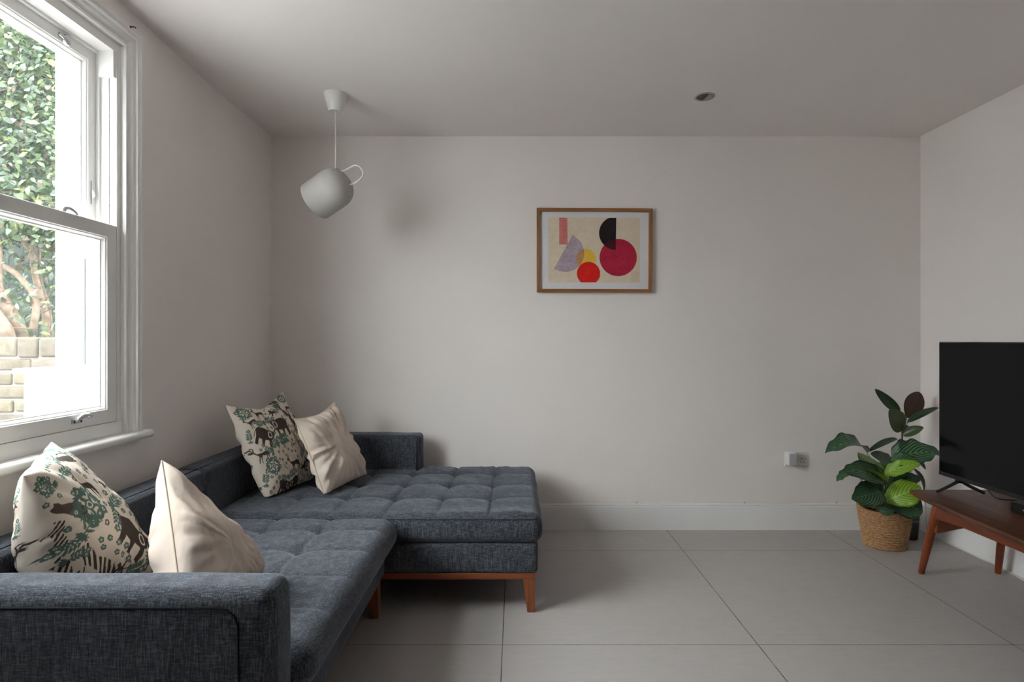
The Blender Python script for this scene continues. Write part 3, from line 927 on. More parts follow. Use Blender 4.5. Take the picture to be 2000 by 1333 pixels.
def elephant(c, x, y, s, rot=0, flip=False):
    c.poly(ELE, DARK, x, y, s, rot, flip); c.line(EAR, .018, CREAM, x, y, s, rot, flip)
def deer(c, x, y, s, rot=0, flip=False):
    c.poly(DEER, DARK, x, y, s, rot, flip)
    c.line([(-.46, .36), (-.50, .50), (-.60, .56)], .02, DARK, x, y, s, rot, flip); c.line([(-.42, .34), (-.40, .48), (-.48, .58)], .02, DARK, x, y, s, rot, flip)
def cat(c, x, y, s, rot=0, flip=False):
    c.poly(CAT, DARK * 1.5, x, y, s, rot, flip); c.line([(.22, -.42), (.42, -.44), (.44, -.2), (.36, -.05)], .03, DARK, x, y, s, rot, flip)
def zebra(c, x, y, s, rot=0, flip=False): c.poly(ZEB, DARK, x, y, s, rot, flip, stripes=(9, 3, -.1))
def monkey(c, x, y, s, rot=0, flip=False):
    c.poly(MON, DARK, x, y, s, rot, flip); c.line([(.4, -.05), (.65, -.1), (.8, .05), (.75, .25), (.62, .2)], .03, DARK, x, y, s, rot, flip)

def fill_gaps(c, seed, r, n=900):
    q = random.Random(seed)
    for k in range(n):
        x, y = q.uniform(.02, .98), q.uniform(.02, .98)
        rr = r * q.choice([1, 1, 1.8, 2.4])
        near = (np.abs(c.X - x) < rr) & (np.abs(c.Y - y) < rr)
        if not near.any() or (np.abs(c.C[near] - CREAM).sum(1) > .02).any(): continue
        if rr < r * 1.5: c.flower(x, y, rr * .72)
        elif rr < r * 2: c.sprig(x - rr * .5, y - rr * .3, rr * 1.2, q.uniform(-.5, 2.5), 3)
        else:
            a = q.uniform(0, 6.28)
            for t in (0, 2.1, 4.2): c.sprig(x, y, rr * .72, a + t, 2)

def draw_far(c):
    deer(c, .28, .86, .17, -.05); deer(c, .50, .25, .20); deer(c, .12, .78, .14, .2); deer(c, .08, .44, .16)
    elephant(c, .22, .60, .26, -.55, True); elephant(c, .50, .655, .27)
    elephant(c, .26, .06, .2, -.5, True); elephant(c, .42, .05, .2, .3)
    cat(c, .80, .64, .22); cat(c, .93, .64, .2, 0, True)
    zebra(c, .72, .42, .25, -.5); zebra(c, .92, .44, .25, -.7, True)
    monkey(c, .50, .83, .14); monkey(c, .70, .18, .15, 0, True); monkey(c, .84, .22, .12)
    elephant(c, .74, .965, .14, .2); elephant(c, .68, .90, .16, -.1); cat(c, .73, .80, .16, .3); deer(c, .88, .82, .14, -.2, True)
    c.scroll(.10, .90, .13); c.scroll(.16, .30, .15, .4); c.scroll(.90, .95, .10); c.scroll(.97, .30, .10)
    c.sprig(.30, .735, .16, .1); c.sprig(.28, .735, .14, 2.9); c.sprig(.66, .86, .13, .7); c.sprig(.60, .82, .10, 2.4)
    c.sprig(.22, .46, .15, .5); c.sprig(.20, .42, .12, 2.2); c.sprig(.35, .49, .22, .12, 6, False); c.sprig(.86, .53, .13, .1); c.sprig(.84, .53, .12, 2.9)
    c.sprig(.70, .30, .16, .3); c.sprig(.76, .14, .12, 1.3); c.sprig(.34, .14, .15, .2); c.sprig(.32, .14, .13, 2.9); c.sprig(.55, .96, .10, 1.2); c.sprig(.03, .6, .1, 1.4); c.sprig(.03, .15, .12, 1.2)
    r = random.Random(3)
    for p in [(.36, .66), (.36, .60), (.37, .55), (.43, .44), (.48, .40), (.56, .42), (.57, .36), (.58, .30), (.62, .74), (.66, .7), (.64, .62), (.65, .56), (.84, .40), (.83, .33), (.6, .13), (.52, .12), (.04, .7), (.2, .7), (.44, .93), (.38, .95), (.97, .75), (.97, .55), (.66, .03), (.9, .06), (.8, .05), (.95, .15), (.18, .16), (.1, .2)]:
        c.flower(p[0], p[1], .017)
    fill_gaps(c, 5, .024)
def draw_near(c):
    deer(c, .47, .72, .21, -.25); monkey(c, .72, .66, .13); elephant(c, .90, .42, .27, -.15)
    elephant(c, .64, .27, .34, -.85, True); cat(c, .17, .62, .26, .9); zebra(c, .07, .46, .22, -1.0)
    zebra(c, .28, .18, .34, -.3); zebra(c, .12, .12, .3, -.5); monkey(c, .45, .10, .12)
    c.scroll(.33, .60, .24, .2); c.sprig(.58, .52, .18, .2); c.sprig(.58, .52, .18, -2.2); c.sprig(.20, .42, .20, .5, 3); c.sprig(.18, .40, .16, 3.4)
    c.sprig(.30, .86, .16, .1); c.sprig(.18, .84, .14, 2.7); c.sprig(.66, .80, .14, .4); c.sprig(.82, .62, .14, .1); c.sprig(.74, .12, .22, .35, 5)
    c.sprig(.5, .04, .2, .1, 5); c.sprig(.86, .86, .15, 1); c.sprig(.08, .28, .14, .2); c.scroll(.92, .16, .14); c.scroll(.10, .86, .13); c.scroll(.75, .95, .12); c.sprig(.42, .94, .16, .2)
    cat(c, .6, .92, .15, 1.2); deer(c, .92, .78, .16)
    c.line([(-.5, .2), (-.4, .4), (-.2, .35), (-.2, .1), (-.4, 0), (-.6, .15)], .05, DARK, .44, .42, .09)
    c.line([(-.5, .2), (-.4, .4), (-.2, .35), (-.2, .1), (-.4, 0), (-.6, .15)], .05, DARK, .55, .42, .09, 0, True)
    for p in [(.31, .34), (.38, .33), (.44, .28), (.50, .24), (.46, .19), (.52, .15), (.05, .4), (.12, .5), (.26, .72), (.8, .42), (.82, .36), (.78, .3), (.86, .28), (.62, .62), (.7, .55), (.95, .6), (.55, .82), (.38, .8), (.9, .05), (.3, .03), (.2, .28), (.98, .3)]:
        c.flower(p[0], p[1], .024)
    fill_gaps(c, 8, .030)

def finish_pillow(name, res, n, mat, label, seam=None, draw=None, group=None):
    verts, faces, (U, Vv), rim = res
    org = Vector((float(verts[:, 0].mean()), float(verts[:, 1].mean()), float(verts[:, 2].min())))
    root = mk(name, verts, faces, mat, None, True, origin=org)
    tag(root, label, 'cushion', group)
    if draw is not None:
        a = (U + 1) / 2; bb = (Vv + 1) / 2
        cl = Cloth(a, bb); draw(cl)
        cb = Cloth(a, bb); (draw_far if draw is draw_near else draw_near)(cb)
        cols = np.concatenate([cl.C.reshape(-1, 3), cb.C.reshape(-1, 3)])
        cols = np.concatenate([cols, np.ones((len(cols), 1))], 1)
        at = root.data.color_attributes.new('print', 'FLOAT_COLOR', 'POINT')
        if len(cols) == len(root.data.vertices):
            at.data.foreach_set('color', cols.astype(np.float32).ravel())
    if seam is not None:
        pts = [Vector(verts[k]) for k in rim[::2]]
        pts.append(pts[0])
        v, f = tube(pts, seam[1], 6, False)
        mk('piping', v, f, seam[0], root)
    return root

# far printed cushion
c3 = [P(441, 792, 2.70) , P(551, 765, 3.20), P(612, 940, 3.13), P(522, 981, 2.74)]
finish_pillow('printed_cushion', pillow('p', c3, .075, None, 2.3, n=260, concave=.05, wr=.007, skew=.15, ctop=.20), 260, M['printed'],
              'cream cushion printed with animals and green flowers, leaning in the far corner of the sofa', draw=draw_far, group=None)
# far cream cushion
c4 = [P(576, 819, 2.84), P(653, 785, 3.25), P(716, 926, 3.22), P(634, 970, 2.80)]
finish_pillow('cream_cushion', pillow('p', c4, .070, None, 6.1, n=120, concave=.045, wr=.013, skew=.15, ctop=.09), 110, M['cotton'],
              'plain cream cushion in front of the printed one in the far sofa corner', seam=(M['cottonseam'], .0035))
# near printed cushion
c1 = [P(46, 930, 1.49), P(100, 864, 1.80), P(318, 1120, 1.86), P(62, 1200, 1.53)]
finish_pillow('printed_cushion', pillow('p', c1, .115, None, 4.4, n=260, concave=.03, wr=.007, skew=.25), 260, M['printed'],
              'large cream cushion printed with elephants and green flowers behind the near sofa arm', draw=draw_near)
# near cream cushion
c2 = [P(316, 900, 1.66), P(516, 1110, 1.84), P(468, 1190, 1.72), P(352, 1165, 1.50)]
finish_pillow('cream_cushion', pillow('p', c2, .090, None, 9.7, n=130, concave=.02, wr=.010, skew=.1, back=1.7), 130, M['cotton'],
              'plain cream cushion beside the large elephant print one at the near sofa arm', seam=(M['cottonseam'], .0030))

# -------------------------------------------------------------- picture
pic = thing('framed_picture', P(1161, 573, 3.60), 'oak framed abstract print of coloured circles and half circles on the back wall', 'picture')
YP = 3.592
def pq(px, py, Y=YP): q = P(px, py, Y); return (q.x, q.z)
tlx, tlz = pq(1048.5, 406.2); trx, trz = pq(1274.5, 407.5); brx, brz = pq(1273.5, 571.8); blx, blz = pq(1048.5, 571.0)
fw = .021
outer = [(tlx, tlz), (trx, trz), (brx, brz), (blx, blz)]
inner = [(tlx + fw, tlz - fw), (trx - fw, trz - fw), (brx - fw, brz + fw), (blx + fw, blz + fw)]
y0, y1 = 3.590, 3.619
for s in range(4):
    a, b_ = outer[s], outer[(s + 1) % 4]; c_, d_ = inner[(s + 1) % 4], inner[s]
    quad = [a, b_, c_, d_]
    v = [(x, y0, z) for x, z in quad] + [(x, y1, z) for x, z in quad]
    o = mk('frame_bar', v, [(0, 3, 2, 1), (4, 5, 6, 7), (0, 1, 5, 4), (1, 2, 6, 5), (2, 3, 7, 6), (3, 0, 4, 7)], M['oak'] if s % 2 == 0 else M['oakv'], pic, False)
    bv = o.modifiers.new('bevel', 'BEVEL'); bv.width = .0012; bv.segments = 2
def flat(name, poly, y, mat, parent):
    n_ = len(poly)
    v = [(x, y, z) for x, z in poly] + [(x, y + .0004, z) for x, z in poly]
    f = [tuple(range(n_)), tuple(range(2 * n_ - 1, n_ - 1, -1))] + [(i, i + n_, (i + 1) % n_ + n_, (i + 1) % n_) for i in range(n_)]
    return mk(name, v, f, mat, parent, False)
def ink(name, c, mott=.25):
    m = NM(name, rough=.8, spec=.2)
    n = m.noise(70, detail=5, rough=.75)
    n2 = m.noise(14, detail=3)
    d = tuple(x * (1 - mott) for x in c[:3]) + (1,); h = tuple(min(1, x * (1 + mott * .7) + .01) for x in c[:3]) + (1,)
    m.color(m.mix(.4, m.ramp(n, [(.35, d), (.65, h)]), m.ramp(n2, [(.35, d), (.65, h)])))
    return m.m
mat_board = flat('mount', inner, 3.606, NM('mount_board', (.74, .72, .74, 1), .7, .2).m, pic)
paper = flat('print', [pq(1071.5, 424.5, 3.6), pq(1250.5, 425.5, 3.6), pq(1250, 552, 3.6), pq(1071.5, 551.5, 3.6)], 3.6052, ink('print_paper', srgb(224, 207, 184), .08), pic)
KX, KY = 260 / 1733., 200 / 1333.
def cp(x, y): return pq(1030 + x * KX, 390 + y * KY, 3.6)
def circ(cx, cy, r, a0=0, a1=360, n=64):
    return [(cx + r * math.cos(math.radians(a0 + (a1 - a0) * k / n)), cy + r * math.sin(math.radians(a0 + (a1 - a0) * k / n))) for k in range(n + (0 if a1 - a0 == 360 else 1))]
def clip(poly, clipper):
    def cross(a, b, p): return (b[0] - a[0]) * (p[1] - a[1]) - (b[1] - a[1]) * (p[0] - a[0])
    area = sum(clipper[i][0] * clipper[(i + 1) % len(clipper)][1] - clipper[(i + 1) % len(clipper)][0] * clipper[i][1] for i in range(len(clipper)))
    if area < 0: clipper = clipper[::-1]
    out = poly
    for i in range(len(clipper)):
        a, b2 = clipper[i], clipper[(i + 1) % len(clipper)]
        inp, out = out, []
        for k in range(len(inp)):
            p, q = inp[k], inp[(k + 1) % len(inp)]
            cpv, cq = cross(a, b2, p), cross(a, b2, q)
            if cpv >= 0: out.append(p)
            if (cpv >= 0) != (cq >= 0):
                t = cpv / (cpv - cq); out.append((p[0] + (q[0] - p[0]) * t, p[1] + (q[1] - p[1]) * t))
        if not out: return []
    return out
def shape(poly, lay, col, nm):
    p = [cp(*q) for q in poly]
    ar_ = sum(p[i][0] * p[(i + 1) % len(p)][1] - p[(i + 1) % len(p)][0] * p[i][1] for i in range(len(p)))
    if ar_ > 0: p = p[::-1]
    flat(nm, p, 3.6052 - .00045 * lay, col, paper)
frame_clip = [(277, 234), (1468, 238), (1466, 1078), (277, 1078)]
shape([(415, 234), (522, 236), (524, 584), (415, 582)], 1, ink('ink_pink', srgb(214, 128, 120)), 'pink_bar')
la = math.degrees(math.atan2(903 - 453, 348 - 592))
fan = circ(478, 690, 262, -63, 122, 48)
fan = [p for p in fan]
fan = [(592, 453)] + circ(495, 696, 245, -56, 120, 48)[4:-4] + [(348, 903)]
shape(fan, 2, ink('ink_lilac', srgb(178, 160, 172)), 'lilac_fan')
ylw = circ(762, 768, 125)
shape(clip(ylw, frame_clip), 3, ink('ink_yellow', srgb(238, 190, 72), .12), 'yellow_circle')
ov = clip(ylw, fan)
if len(ov) > 3: shape(ov, 4, ink('ink_ochre', srgb(190, 142, 98), .15), 'ochre_overlap')
shape(clip(circ(796, 962, 150), frame_clip), 5, ink('ink_red', srgb(226, 34, 26), .18), 'red_circle')
big = circ(1184, 754, 243, n=80)
shape(big, 1, ink('ink_crimson', srgb(184, 38, 66), .22), 'crimson_circle')
halfd = clip(circ(1160, 440, 224, 75, 292, 60), frame_clip)
halfd = clip([(1160, 200)] + [(p[0], p[1]) for p in circ(1152, 436, 217, 90, 270, 60)][::1], frame_clip)
shape(halfd, 2, ink('ink_black', srgb(34, 26, 26), .2), 'black_half_circle')
ov = clip(halfd, big)
if len(ov) > 3: shape(ov, 3, ink('ink_maroon', srgb(72, 22, 30), .2), 'maroon_overlap')
shape([(1350, 930), (1462, 940), (1460, 1076), (1352, 1076)], 1, ink('ink_stain', srgb(214, 196, 172), .06), 'paper_patch')

# -------------------------------------------------------------- pendant lamp
lampY = 3.0
rose_c = Vector(((655.5 - 1007) * lampY / F, lampY, 0))
zc = 2.4962
lamp = thing('pendant_lamp', (rose_c.x, lampY, zc), 'grey white pendant lamp with tilted cup shade and looped cord', 'lamp')
v, f = lathe([(.0, -.094), (.006, -.094), (.034, -.094), (.038, -.088), (.043, -.070), (.060, -.010), (.061, 0), (0, 0)], (rose_c.x, lampY, zc), (0, 0, 1), 48)
mk('ceiling_rose', v, f, M['plastic'], lamp, True, angle=40)
kn = P(656, 331, lampY - .03)
v, f = tube([(rose_c.x, lampY, zc - .09), (rose_c.x, lampY, kn.z)], .0030, 8); cord = mk('cord', v, f, M['flex'], lamp)
v, f = lathe([(0, .012), (.006, .012), (.010, .008), (.019, .001), (.021, -.010), (.016, -.016), (0, -.016)], (kn.x, lampY, kn.z), (0, 0, 1), 24)
mk('cord_grip', v, f, M['lamp'], lamp)
ax = Vector((-.86, .30, -.44)).normalized()      # towards the open end
mid = P(645.5, 373, lampY)
R = .104
prof = []
L0, L1 = .108, -.112
prof += [(R - .0015, L0 - .001), (R, L0 - .003), (R, .0)]
for k in range(1, 15):
    t = k / 14 * PI / 2
    prof.append((R * math.cos(t) ** .72 if k < 14 else 0.0005, -.018 - (.094) * math.sin(t)))
inner_p = [(max(.0004, r - .003), h + .003 if h < .1 else h) for r, h in prof[::-1]]
v, f = lathe(prof[::-1] + [(R - .003, L0 - .001)] + [(R - .003, 0)] + [(max(.0004, r - .003), h + .003) for r, h in prof[3:]], mid, ax, 64)
mk('lamp_shade', v, f, M['lamp'], lamp)
v, f = lathe([(0.0005, .06), (.02, .055), (.03, .03), (.028, .0), (.016, -.03), (.014, -.105)], mid, ax, 24); mk('bulb', v, f, M['plastic'], lamp)
lp = [(664, 334), (672, 334), (681, 329), (691, 323.5), (701, 325), (708, 334), (708.5, 343), (703, 351), (694, 357), (684, 361)]
v, f = tube(spline([P(x, y, lampY - .02 - .035 * math.sin(i / 9 * PI)) for i, (x, y) in enumerate(lp)], 6), .0042, 8); mk('cord_loop', v, f, M['flex'], lamp)

# -------------------------------------------------------------- downlight
dc = Vector((1.004, 3.03, ZC))
dl = thing('downlight', dc, 'small round recessed downlight in the ceiling above the picture', 'downlight')
v, f = lathe([(.0535, .001), (.0535, -.003), (.048, -.006), (.043, -.004), (.043, .0)], dc, (0, 0, 1), 48); mk('trim_ring', v, f, M['lamp'], dl)
v, f = lathe([(.0005, .0005), (.043, .0005), (.043, -.0015), (.0005, -.0015)], dc, (0, 0, 1), 40); mk('recess', v, f, NM('downlight_inner', (.14, .12, .09, 1), .5).m, dl, False)
# eyeball, turned towards the wall
vv = []; ff = []
for i in range(13):
    for j in range(25):
        t = i / 12 * PI / 2; p = j / 24 * PI - PI / 2 + .2
        vv.append((dc.x + .0415 * math.sin(t) * math.cos(p), dc.y + .0415 * math.sin(t) * math.sin(p), dc.z - .002 - .010 * math.cos(t)))
for i in range(12):
    for j in range(24):
        a = i * 25 + j; ff.append((a, a + 1, a + 26, a + 25))
mk('eyeball', vv, ff, NM('downlight_eye', (.36, .33, .28, 1), .5).m, dl)

# -------------------------------------------------------------- socket
sk = thing('wall_socket', P(1557, 911, 3.61), 'white double wall socket with three pin holes on the back wall', 'socket')
a, c_ = P(1533.5, 911, 3.612), P(1577.5, 883.5, 3.612)
b = MB(); b.bbox(a.x, c_.x, 3.612, 3.6205, a.z, c_.z, .002, 2); b.build('face_plate', M['plastic'], sk, True, 40)
for (x, y, w_, h_) in ((1105, 608, .004, .0075), (1050, 720, .0065, .004), (1160, 720, .0065, .004), (1205, 615, .004, .006)):
    q = P(1500 + x * .06, 860 + y * .06, 3.612)
    b = MB(); b.box(q.x - w_ / 2, q.x + w_ / 2, 3.6112, 3.613, q.z - h_ / 2, q.z + h_ / 2); b.build('pin_hole', M['hole'], sk)
ad = P(1547, 910, 3.565)
b = MB()
a, c_ = P(1541, 910, 3.563), P(1555.5, 886, 3.563)
b.bbox(a.x, c_.x, 3.563, 3.6115, a.z, c_.z, .002, 2)
apt = b.build('plug_adapter', M['plastic'], None, True, 40, origin=(a.x + .02, 3.61, a.z))
tag(apt, 'boxy white plug adapter sticking out of the wall socket', 'plug')
b = MB(); b.box(a.x + .003, c_.x - .006, 3.5622, 3.5632, a.z + .003, c_.z - .003); b.build('front_shade', NM('shaded_plastic', (.46, .44, .46, 1), .5).m, apt)  # front face greyed to paint in its shade beside the window-lit side

# thin cable clipped along the top of the baseboard
pts = [Vector((-.2 + i * .1, YB - .006, .1695 + .0008 * math.sin(i * 1.3))) for i in range(27)] + [Vector((2.50, YB - .006, .168))]
v, f = tube(pts, .0032, 8)
cb = mk('cable', v, f, M['flex'], None, True, origin=(.9, YB, .166))
tag(cb, 'thin white cable clipped along the top of the back baseboard', 'cable')
for px in (1243, 1453, 1633):
    q = P(px, 984, 3.61)
    b = MB(); b.bbox(q.x - .004, q.x + .004, 3.606, YB, .165, .178, .0015, 2)
    o = b.build('cable_clip', M['plastic'], cb, True, 40)
    v, f = lathe([(0, .0015), (.0022, .0012), (.003, 0)], (q.x + .003, 3.6055, .176), (0, -1, 0), 10); mk('clip_nail', v, f, M['black'], o)

# ---------------------------------------------------------------- TV bench
bench = thing('tv_bench', (2.25, 2.0, 0), 'long reddish teak bench with bowed edge and round tapered legs under the television', 'bench')
def bench_outline(ins, n=26):
    ya, yb = 2.862, 1.05; ym = (ya + yb) / 2
    pts = []
    for k in range(n + 1):
        y = ya - (ya - yb) * k / n
        t = (y - ym) / (ya - ym)
        x = 1.895 + .072 * t * t
        pts.append([x + ins, y])
    pts[0][1] -= ins * .6; pts[-1][1] += ins * .6
    r = .014
    p0 = pts[0]
    pts = [[p0[0] + r * 1.6, p0[1]], [p0[0] + r * .5, p0[1] - r * .12]] + [[p0[0] + .001, p0[1] - r * .7]] + pts[1:]
    pts += [[2.535 - ins * .3, yb + ins * .6], [2.535 - ins * .3, ya - ins * .6]]
    return pts
layers = [(.045, .4165), (.020, .4215), (.006, .431), (.0, .440), (.0015, .447), (.005, .450)]
v = []; f = []
for ins, z in layers: v += [(x, y, z) for x, y in bench_outline(ins)]
m_ = len(bench_outline(0))
for s in range(len(layers) - 1):
    for k in range(m_):
        k2 = (k + 1) % m_; f.append((s * m_ + k, (s + 1) * m_ + k, (s + 1) * m_ + k2, s * m_ + k2))
f.append(tuple(range(m_))); f.append(tuple((len(layers) - 1) * m_ + k for k in range(m_ - 1, -1, -1)))
mk('bench_top', v, f, M['teak'], bench, True, angle=35)
def bleg(xt, yt, xb, yb, zt_=.392):
    T, B = Vector((xt, yt, zt_)), Vector((xb, yb, 0))
    pts = [B + (T - B) * t for t in (0, .03, .3, .6, .85, 1)]
    pts.append(T + Vector((0, (yt - yb) * .02, .012)))
    return tube(pts, [.0135, .0145, .0170, .0190, .0205, .0200, .010], 20)
for (xt, yt, xb, yb) in ((2.052, 2.775, 2.086, 2.935), (2.455, 2.86, 2.482, 2.935), (2.052, 1.135, 2.086, .975), (2.44, 1.135, 2.482, .975)):
    v, f = bleg(xt, yt, xb, yb); mk('leg', v, f, M['teakleg'], bench)
def beam(name, pts, hw, hh, mat):
    """rectangular bar along points; hw half width across, hh = (low, high) offsets"""
    v = []; f = []
    n_ = len(pts)
    for i, p in enumerate(pts):
        p = Vector(p); t = (Vector(pts[min(i + 1, n_ - 1)]) - Vector(pts[max(i - 1, 0)])).normalized()
        s = t.cross(Vector((0, 0, 1))).normalized() * hw
        lo, hi = hh[i] if isinstance(hh, list) else hh
        v += [p - s + Vector((0, 0, lo)), p + s + Vector((0, 0, lo)), p + s + Vector((0, 0, hi)), p - s + Vector((0, 0, hi))]
    for i in range(n_ - 1):
        for k in range(4):
            k2 = (k + 1) % 4; f.append((i * 4 + k, i * 4 + k2, (i + 1) * 4 + k2, (i + 1) * 4 + k))
    f.append((3, 2, 1, 0)); f.append(tuple((n_ - 1) * 4 + k for k in range(4)))
    o = mk(name, v, f, mat, bench, False)
    bv = o.modifiers.new('bevel', 'BEVEL'); bv.width = .004; bv.segments = 3
    return o
railm = wood_mat('teak_rail', (.085, .016, .006, 1), (.17, .036, .011, 1), (.25, .06, .018, 1), .38, 1)
for x in (2.052, 2.44):
    beam('side_rail', [(x, 2.79, .36), (x, 2.6, .363), (x, 1.955, .365), (x, 1.3, .363), (x, 1.12, .36)], .014, [(-.030, .046), (-.020, .050), (-.020, .053), (-.020, .050), (-.030, .046)], railm)
for y in (2.80, 1.11):
    beam('cross_rail', [(2.06, y, .33), (2.25, y, .335), (2.44, y, .33)], .011, [(-.078, .030), (-.045, .030), (-.078, .030)], railm)
b = MB(); b.box(2.07, 2.43, 1.9, 1.95, .385, .4175); b.build('support_bar', railm, bench)
# television
TX = 2.15
tv = thing('television', (TX + .03, 2.3, .45), 'large black flat screen television standing on the teak bench', 'television')
b = MB(); b.bbox(TX, TX + .030, 1.66, 2.898, .518, 1.192, .004, 2); b.bbox(TX + .029, TX + .075, 1.86, 2.70, .54, .93, .012, 3)
b.build('housing', M['black'], tv, True, 40)
b = MB(); b.box(TX - .0012, TX + .001, 1.668, 2.890, .538, 1.186); b.build('screen', M['screen'], tv)
b = MB(); b.box(TX - .0025, TX + .001, 1.664, 2.894, .520, .5365); b.build('bezel', NM('dark_bezel', (.012, .012, .014, 1), .4).m, tv)
for yy in (2.78, 1.80):
    b = MB()
    for s, xe in ((-1, 2.062), (1, 2.275)):
        v, f = tube(spline([(2.166, yy, .514), (2.166 + s * .015, yy, .508), (2.166 + s * .05, yy + (.006 if s < 0 else -.004), .486), (xe, yy + (.012 if s < 0 else -.012), .4575)], 5), [.010, .0072], 4)
        b.add(v, f)
    b.bbox(2.150, 2.182, yy - .012, yy + .012, .505, .522, .002)
    b.build('foot', M['black'], tv, True, 30)
v, f = tube(spline([P(1930, 958, 2.62), P(1940, 970, 2.55), P(1957, 976, 2.50), P(1985, 978, 2.52)], 6), .003, 8)
for q in range(len(v)): v[q] = Vector((v[q].x, v[q].y, max(v[q].z, .4535)))
mk('power_lead', v, f, M['black'], tv)
# set top box
bx = thing('media_box', (2.25, 2.40, .45), 'small black box with a white light on the teak bench under the television', 'media box')
b = MB(); b.bbox(2.172, 2.33, 2.24, 2.505, .4505, .492, .005, 3); b.build('case', M['black'], bx, True, 40)
lm = NM('indicator', (.8, .8, .85, 1), .4); 
b = MB(); b.box(2.1705, 2.1725, 2.425, 2.440, .470, .474); b.build('indicator', lm.m, bx)
# cables behind the bench
v, f = tube(spline([(2.46, 2.60, .40), (2.47, 2.52, .33), (2.48, 2.42, .27), (2.50, 2.25, .21), (2.51, 2.05, .15), (2.50, 1.8, .06), (2.49, 1.6, .004)], 6), .0032, 8)
tag(mk('power_cable', v, f, M['black'], None, True, origin=(2.49, 2.2, .004)), 'black power cable sagging under the teak bench against the wall', 'cable')
v, f = tube(spline([(2.545, 3.56, .30), (2.548, 3.55, .16), (2.545, 3.53, .03), (2.546, 3.50, .005), (2.546, 3.2, .0045), (2.543, 2.95, .0045), (2.52, 2.80, .0045), (2.49, 2.6, .0045), (2.50, 2.3, .0045), (2.53, 2.0, .0045)], 6), .0038, 8)
tag(mk('floor_cable', v, f, M['flex'], None, True, origin=(2.54, 2.9, 0)), 'white cable lying on the floor along the right wall', 'cable')

# ------------------------------------------------------------------ plants
def leaf(parent, base, tip, width, nrm, mat, arch=.0, fold=.15, wave=.0, curl=0., pk=.45, seed=0., nu=26, nv=12, petiole=None, pmat=None, sharp=1.0, twist=0, bend=(0, 0, 0), name='leaf'):
    B, T = Vector(base), Vector(tip)
    t = T - B; L = t.length; t.normalize()
    n_ = Vector(nrm); n_ = (n_ - t * n_.dot(t)).normalized()
    s = t.cross(n_).normalized()
    V = []; UV = []
    for i in range(nu + 1):
        u = i / nu
        if pk: e = math.log(.5) / math.log(pk)
        w = math.sin(PI * u ** e) ** (.62 * sharp) if 0 < u < 1 else 0.0
        w = max(w, .0) * width / 2
        c = B + t * (L * u) + n_ * (arch * L * 4 * u * (1 - u)) + Vector(bend) * (math.sin(PI * u))
        a = twist * (u - .5)
        s2 = s * math.cos(a) + n_ * math.sin(a); n2 = n_ * math.cos(a) - s * math.sin(a)
        for j in range(nv + 1):
            q = j / nv * 2 - 1
            p = c + s2 * (w * q) + n2 * (fold * w * abs(q) ** 1.5 - curl * w * q * q)
            if wave:
                p = p + n2 * (wave * width * abs(q) ** 2 * math.sin(u * 19 + seed + (1.3 if q > 0 else 0)) * .5) + s2 * (wave * width * .25 * abs(q) ** 3 * math.copysign(1, q) * math.sin(u * 27 + seed * 2))
            V.append(p); UV.append((u, j / nv))
    Fc = []
    for i in range(nu):
        for j in range(nv):
            a = i * (nv + 1) + j; Fc.append((a, a + 1, a + nv + 2, a + nv + 1))
    o = mk(name, V, Fc, mat, parent)
    # outline must face along nrm
    uvl = o.data.uv_layers.new(name='UVMap')
    for lp_ in o.data.loops: uvl.data[lp_.index].uv = UV[lp_.vertex_index]
    sm = o.modifiers.new('thickness', 'SOLIDIFY'); sm.thickness = .0008; sm.offset = 0
    if petiole:
        v, f = tube(spline([Vector(q) for q in petiole] + [B + t * L * .02], 6), [.0032, .0018], 8)
        mk('stalk', v, f, pmat or M['stem'], o)
    return o

# striped calathea in the basket
cal = thing('potted_calathea', (2.155, 3.30, 0), 'bushy striped leaf plant in a woven seagrass basket by the right corner', 'potted plant')
bc = Vector((2.155, 3.33, 0))
# basket as a coiled, twisted rope wall
nr, ns_ = 15, 240
v = []; f = []
H = .232
pp = []
for i in range(nr * 6 + 1):
    h = i / (nr * 6)
    r0 = .102 + (.137 - .102) * h ** .9
    pp.append((r0, h * H, i / 6.0))
for (r0, z, row) in pp:
    for k in range(ns_):
        th = 2 * PI * k / ns_
        cord_ = abs(math.sin(PI * row))
        tw_ = .0030 * math.sin(th * 40 + row * PI * 1.0 + (math.floor(row) % 2) * 2.1)
        r = r0 + .0080 * cord_ ** .6 + tw_ * cord_ + .0012 * nz3((math.cos(th), math.sin(th), z * 5), 3, 2)
        dz = .010 * math.cos(th - 1.0) * (z / H)     # slightly lop-sided rim
        v.append((bc.x + r * math.cos(th), bc.y + r * math.sin(th) * .92, z + dz * (z / H)))
n_ = len(pp)
for i in range(n_ - 1):
    for k in range(ns_):
        k2 = (k + 1) % ns_; f.append((i * ns_ + k, i * ns_ + k2, (i + 1) * ns_ + k2, (i + 1) * ns_ + k))
base_i = len(v)
for (r0, z, row) in ((.131, H, 0), (.118, .12, 0), (.10, .006, 0)):
    for k in range(ns_):
        th = 2 * PI * k / ns_; dz = .010 * math.cos(th - 1.0) * (z / H) ** 2
        v.append((bc.x + r0 * math.cos(th), bc.y + r0 * math.sin(th) * .92, z + dz))
prev = (n_ - 1) * ns_
for q in range(3):
    cur = base_i + q * ns_
    for k in range(ns_):
        k2 = (k + 1) % ns_; f.append((prev + k, prev + k2, cur + k2, cur + k))
    prev = cur
f.append(tuple(prev + k for k in range(ns_)))
f.append(tuple(range(ns_))[::-1])
mk('basket', v, f, M['basket'], cal)
v, f = lathe([(.0005, .196), (.06, .198), (.122, .190), (.122, .17)], (bc.x, bc.y, 0), (0, 0, 1), 32); 
v = [Vector((p.x, bc.y + (p.y - bc.y) * .92, p.z + .004 * nz3(p, 30, 4))) for p in v]
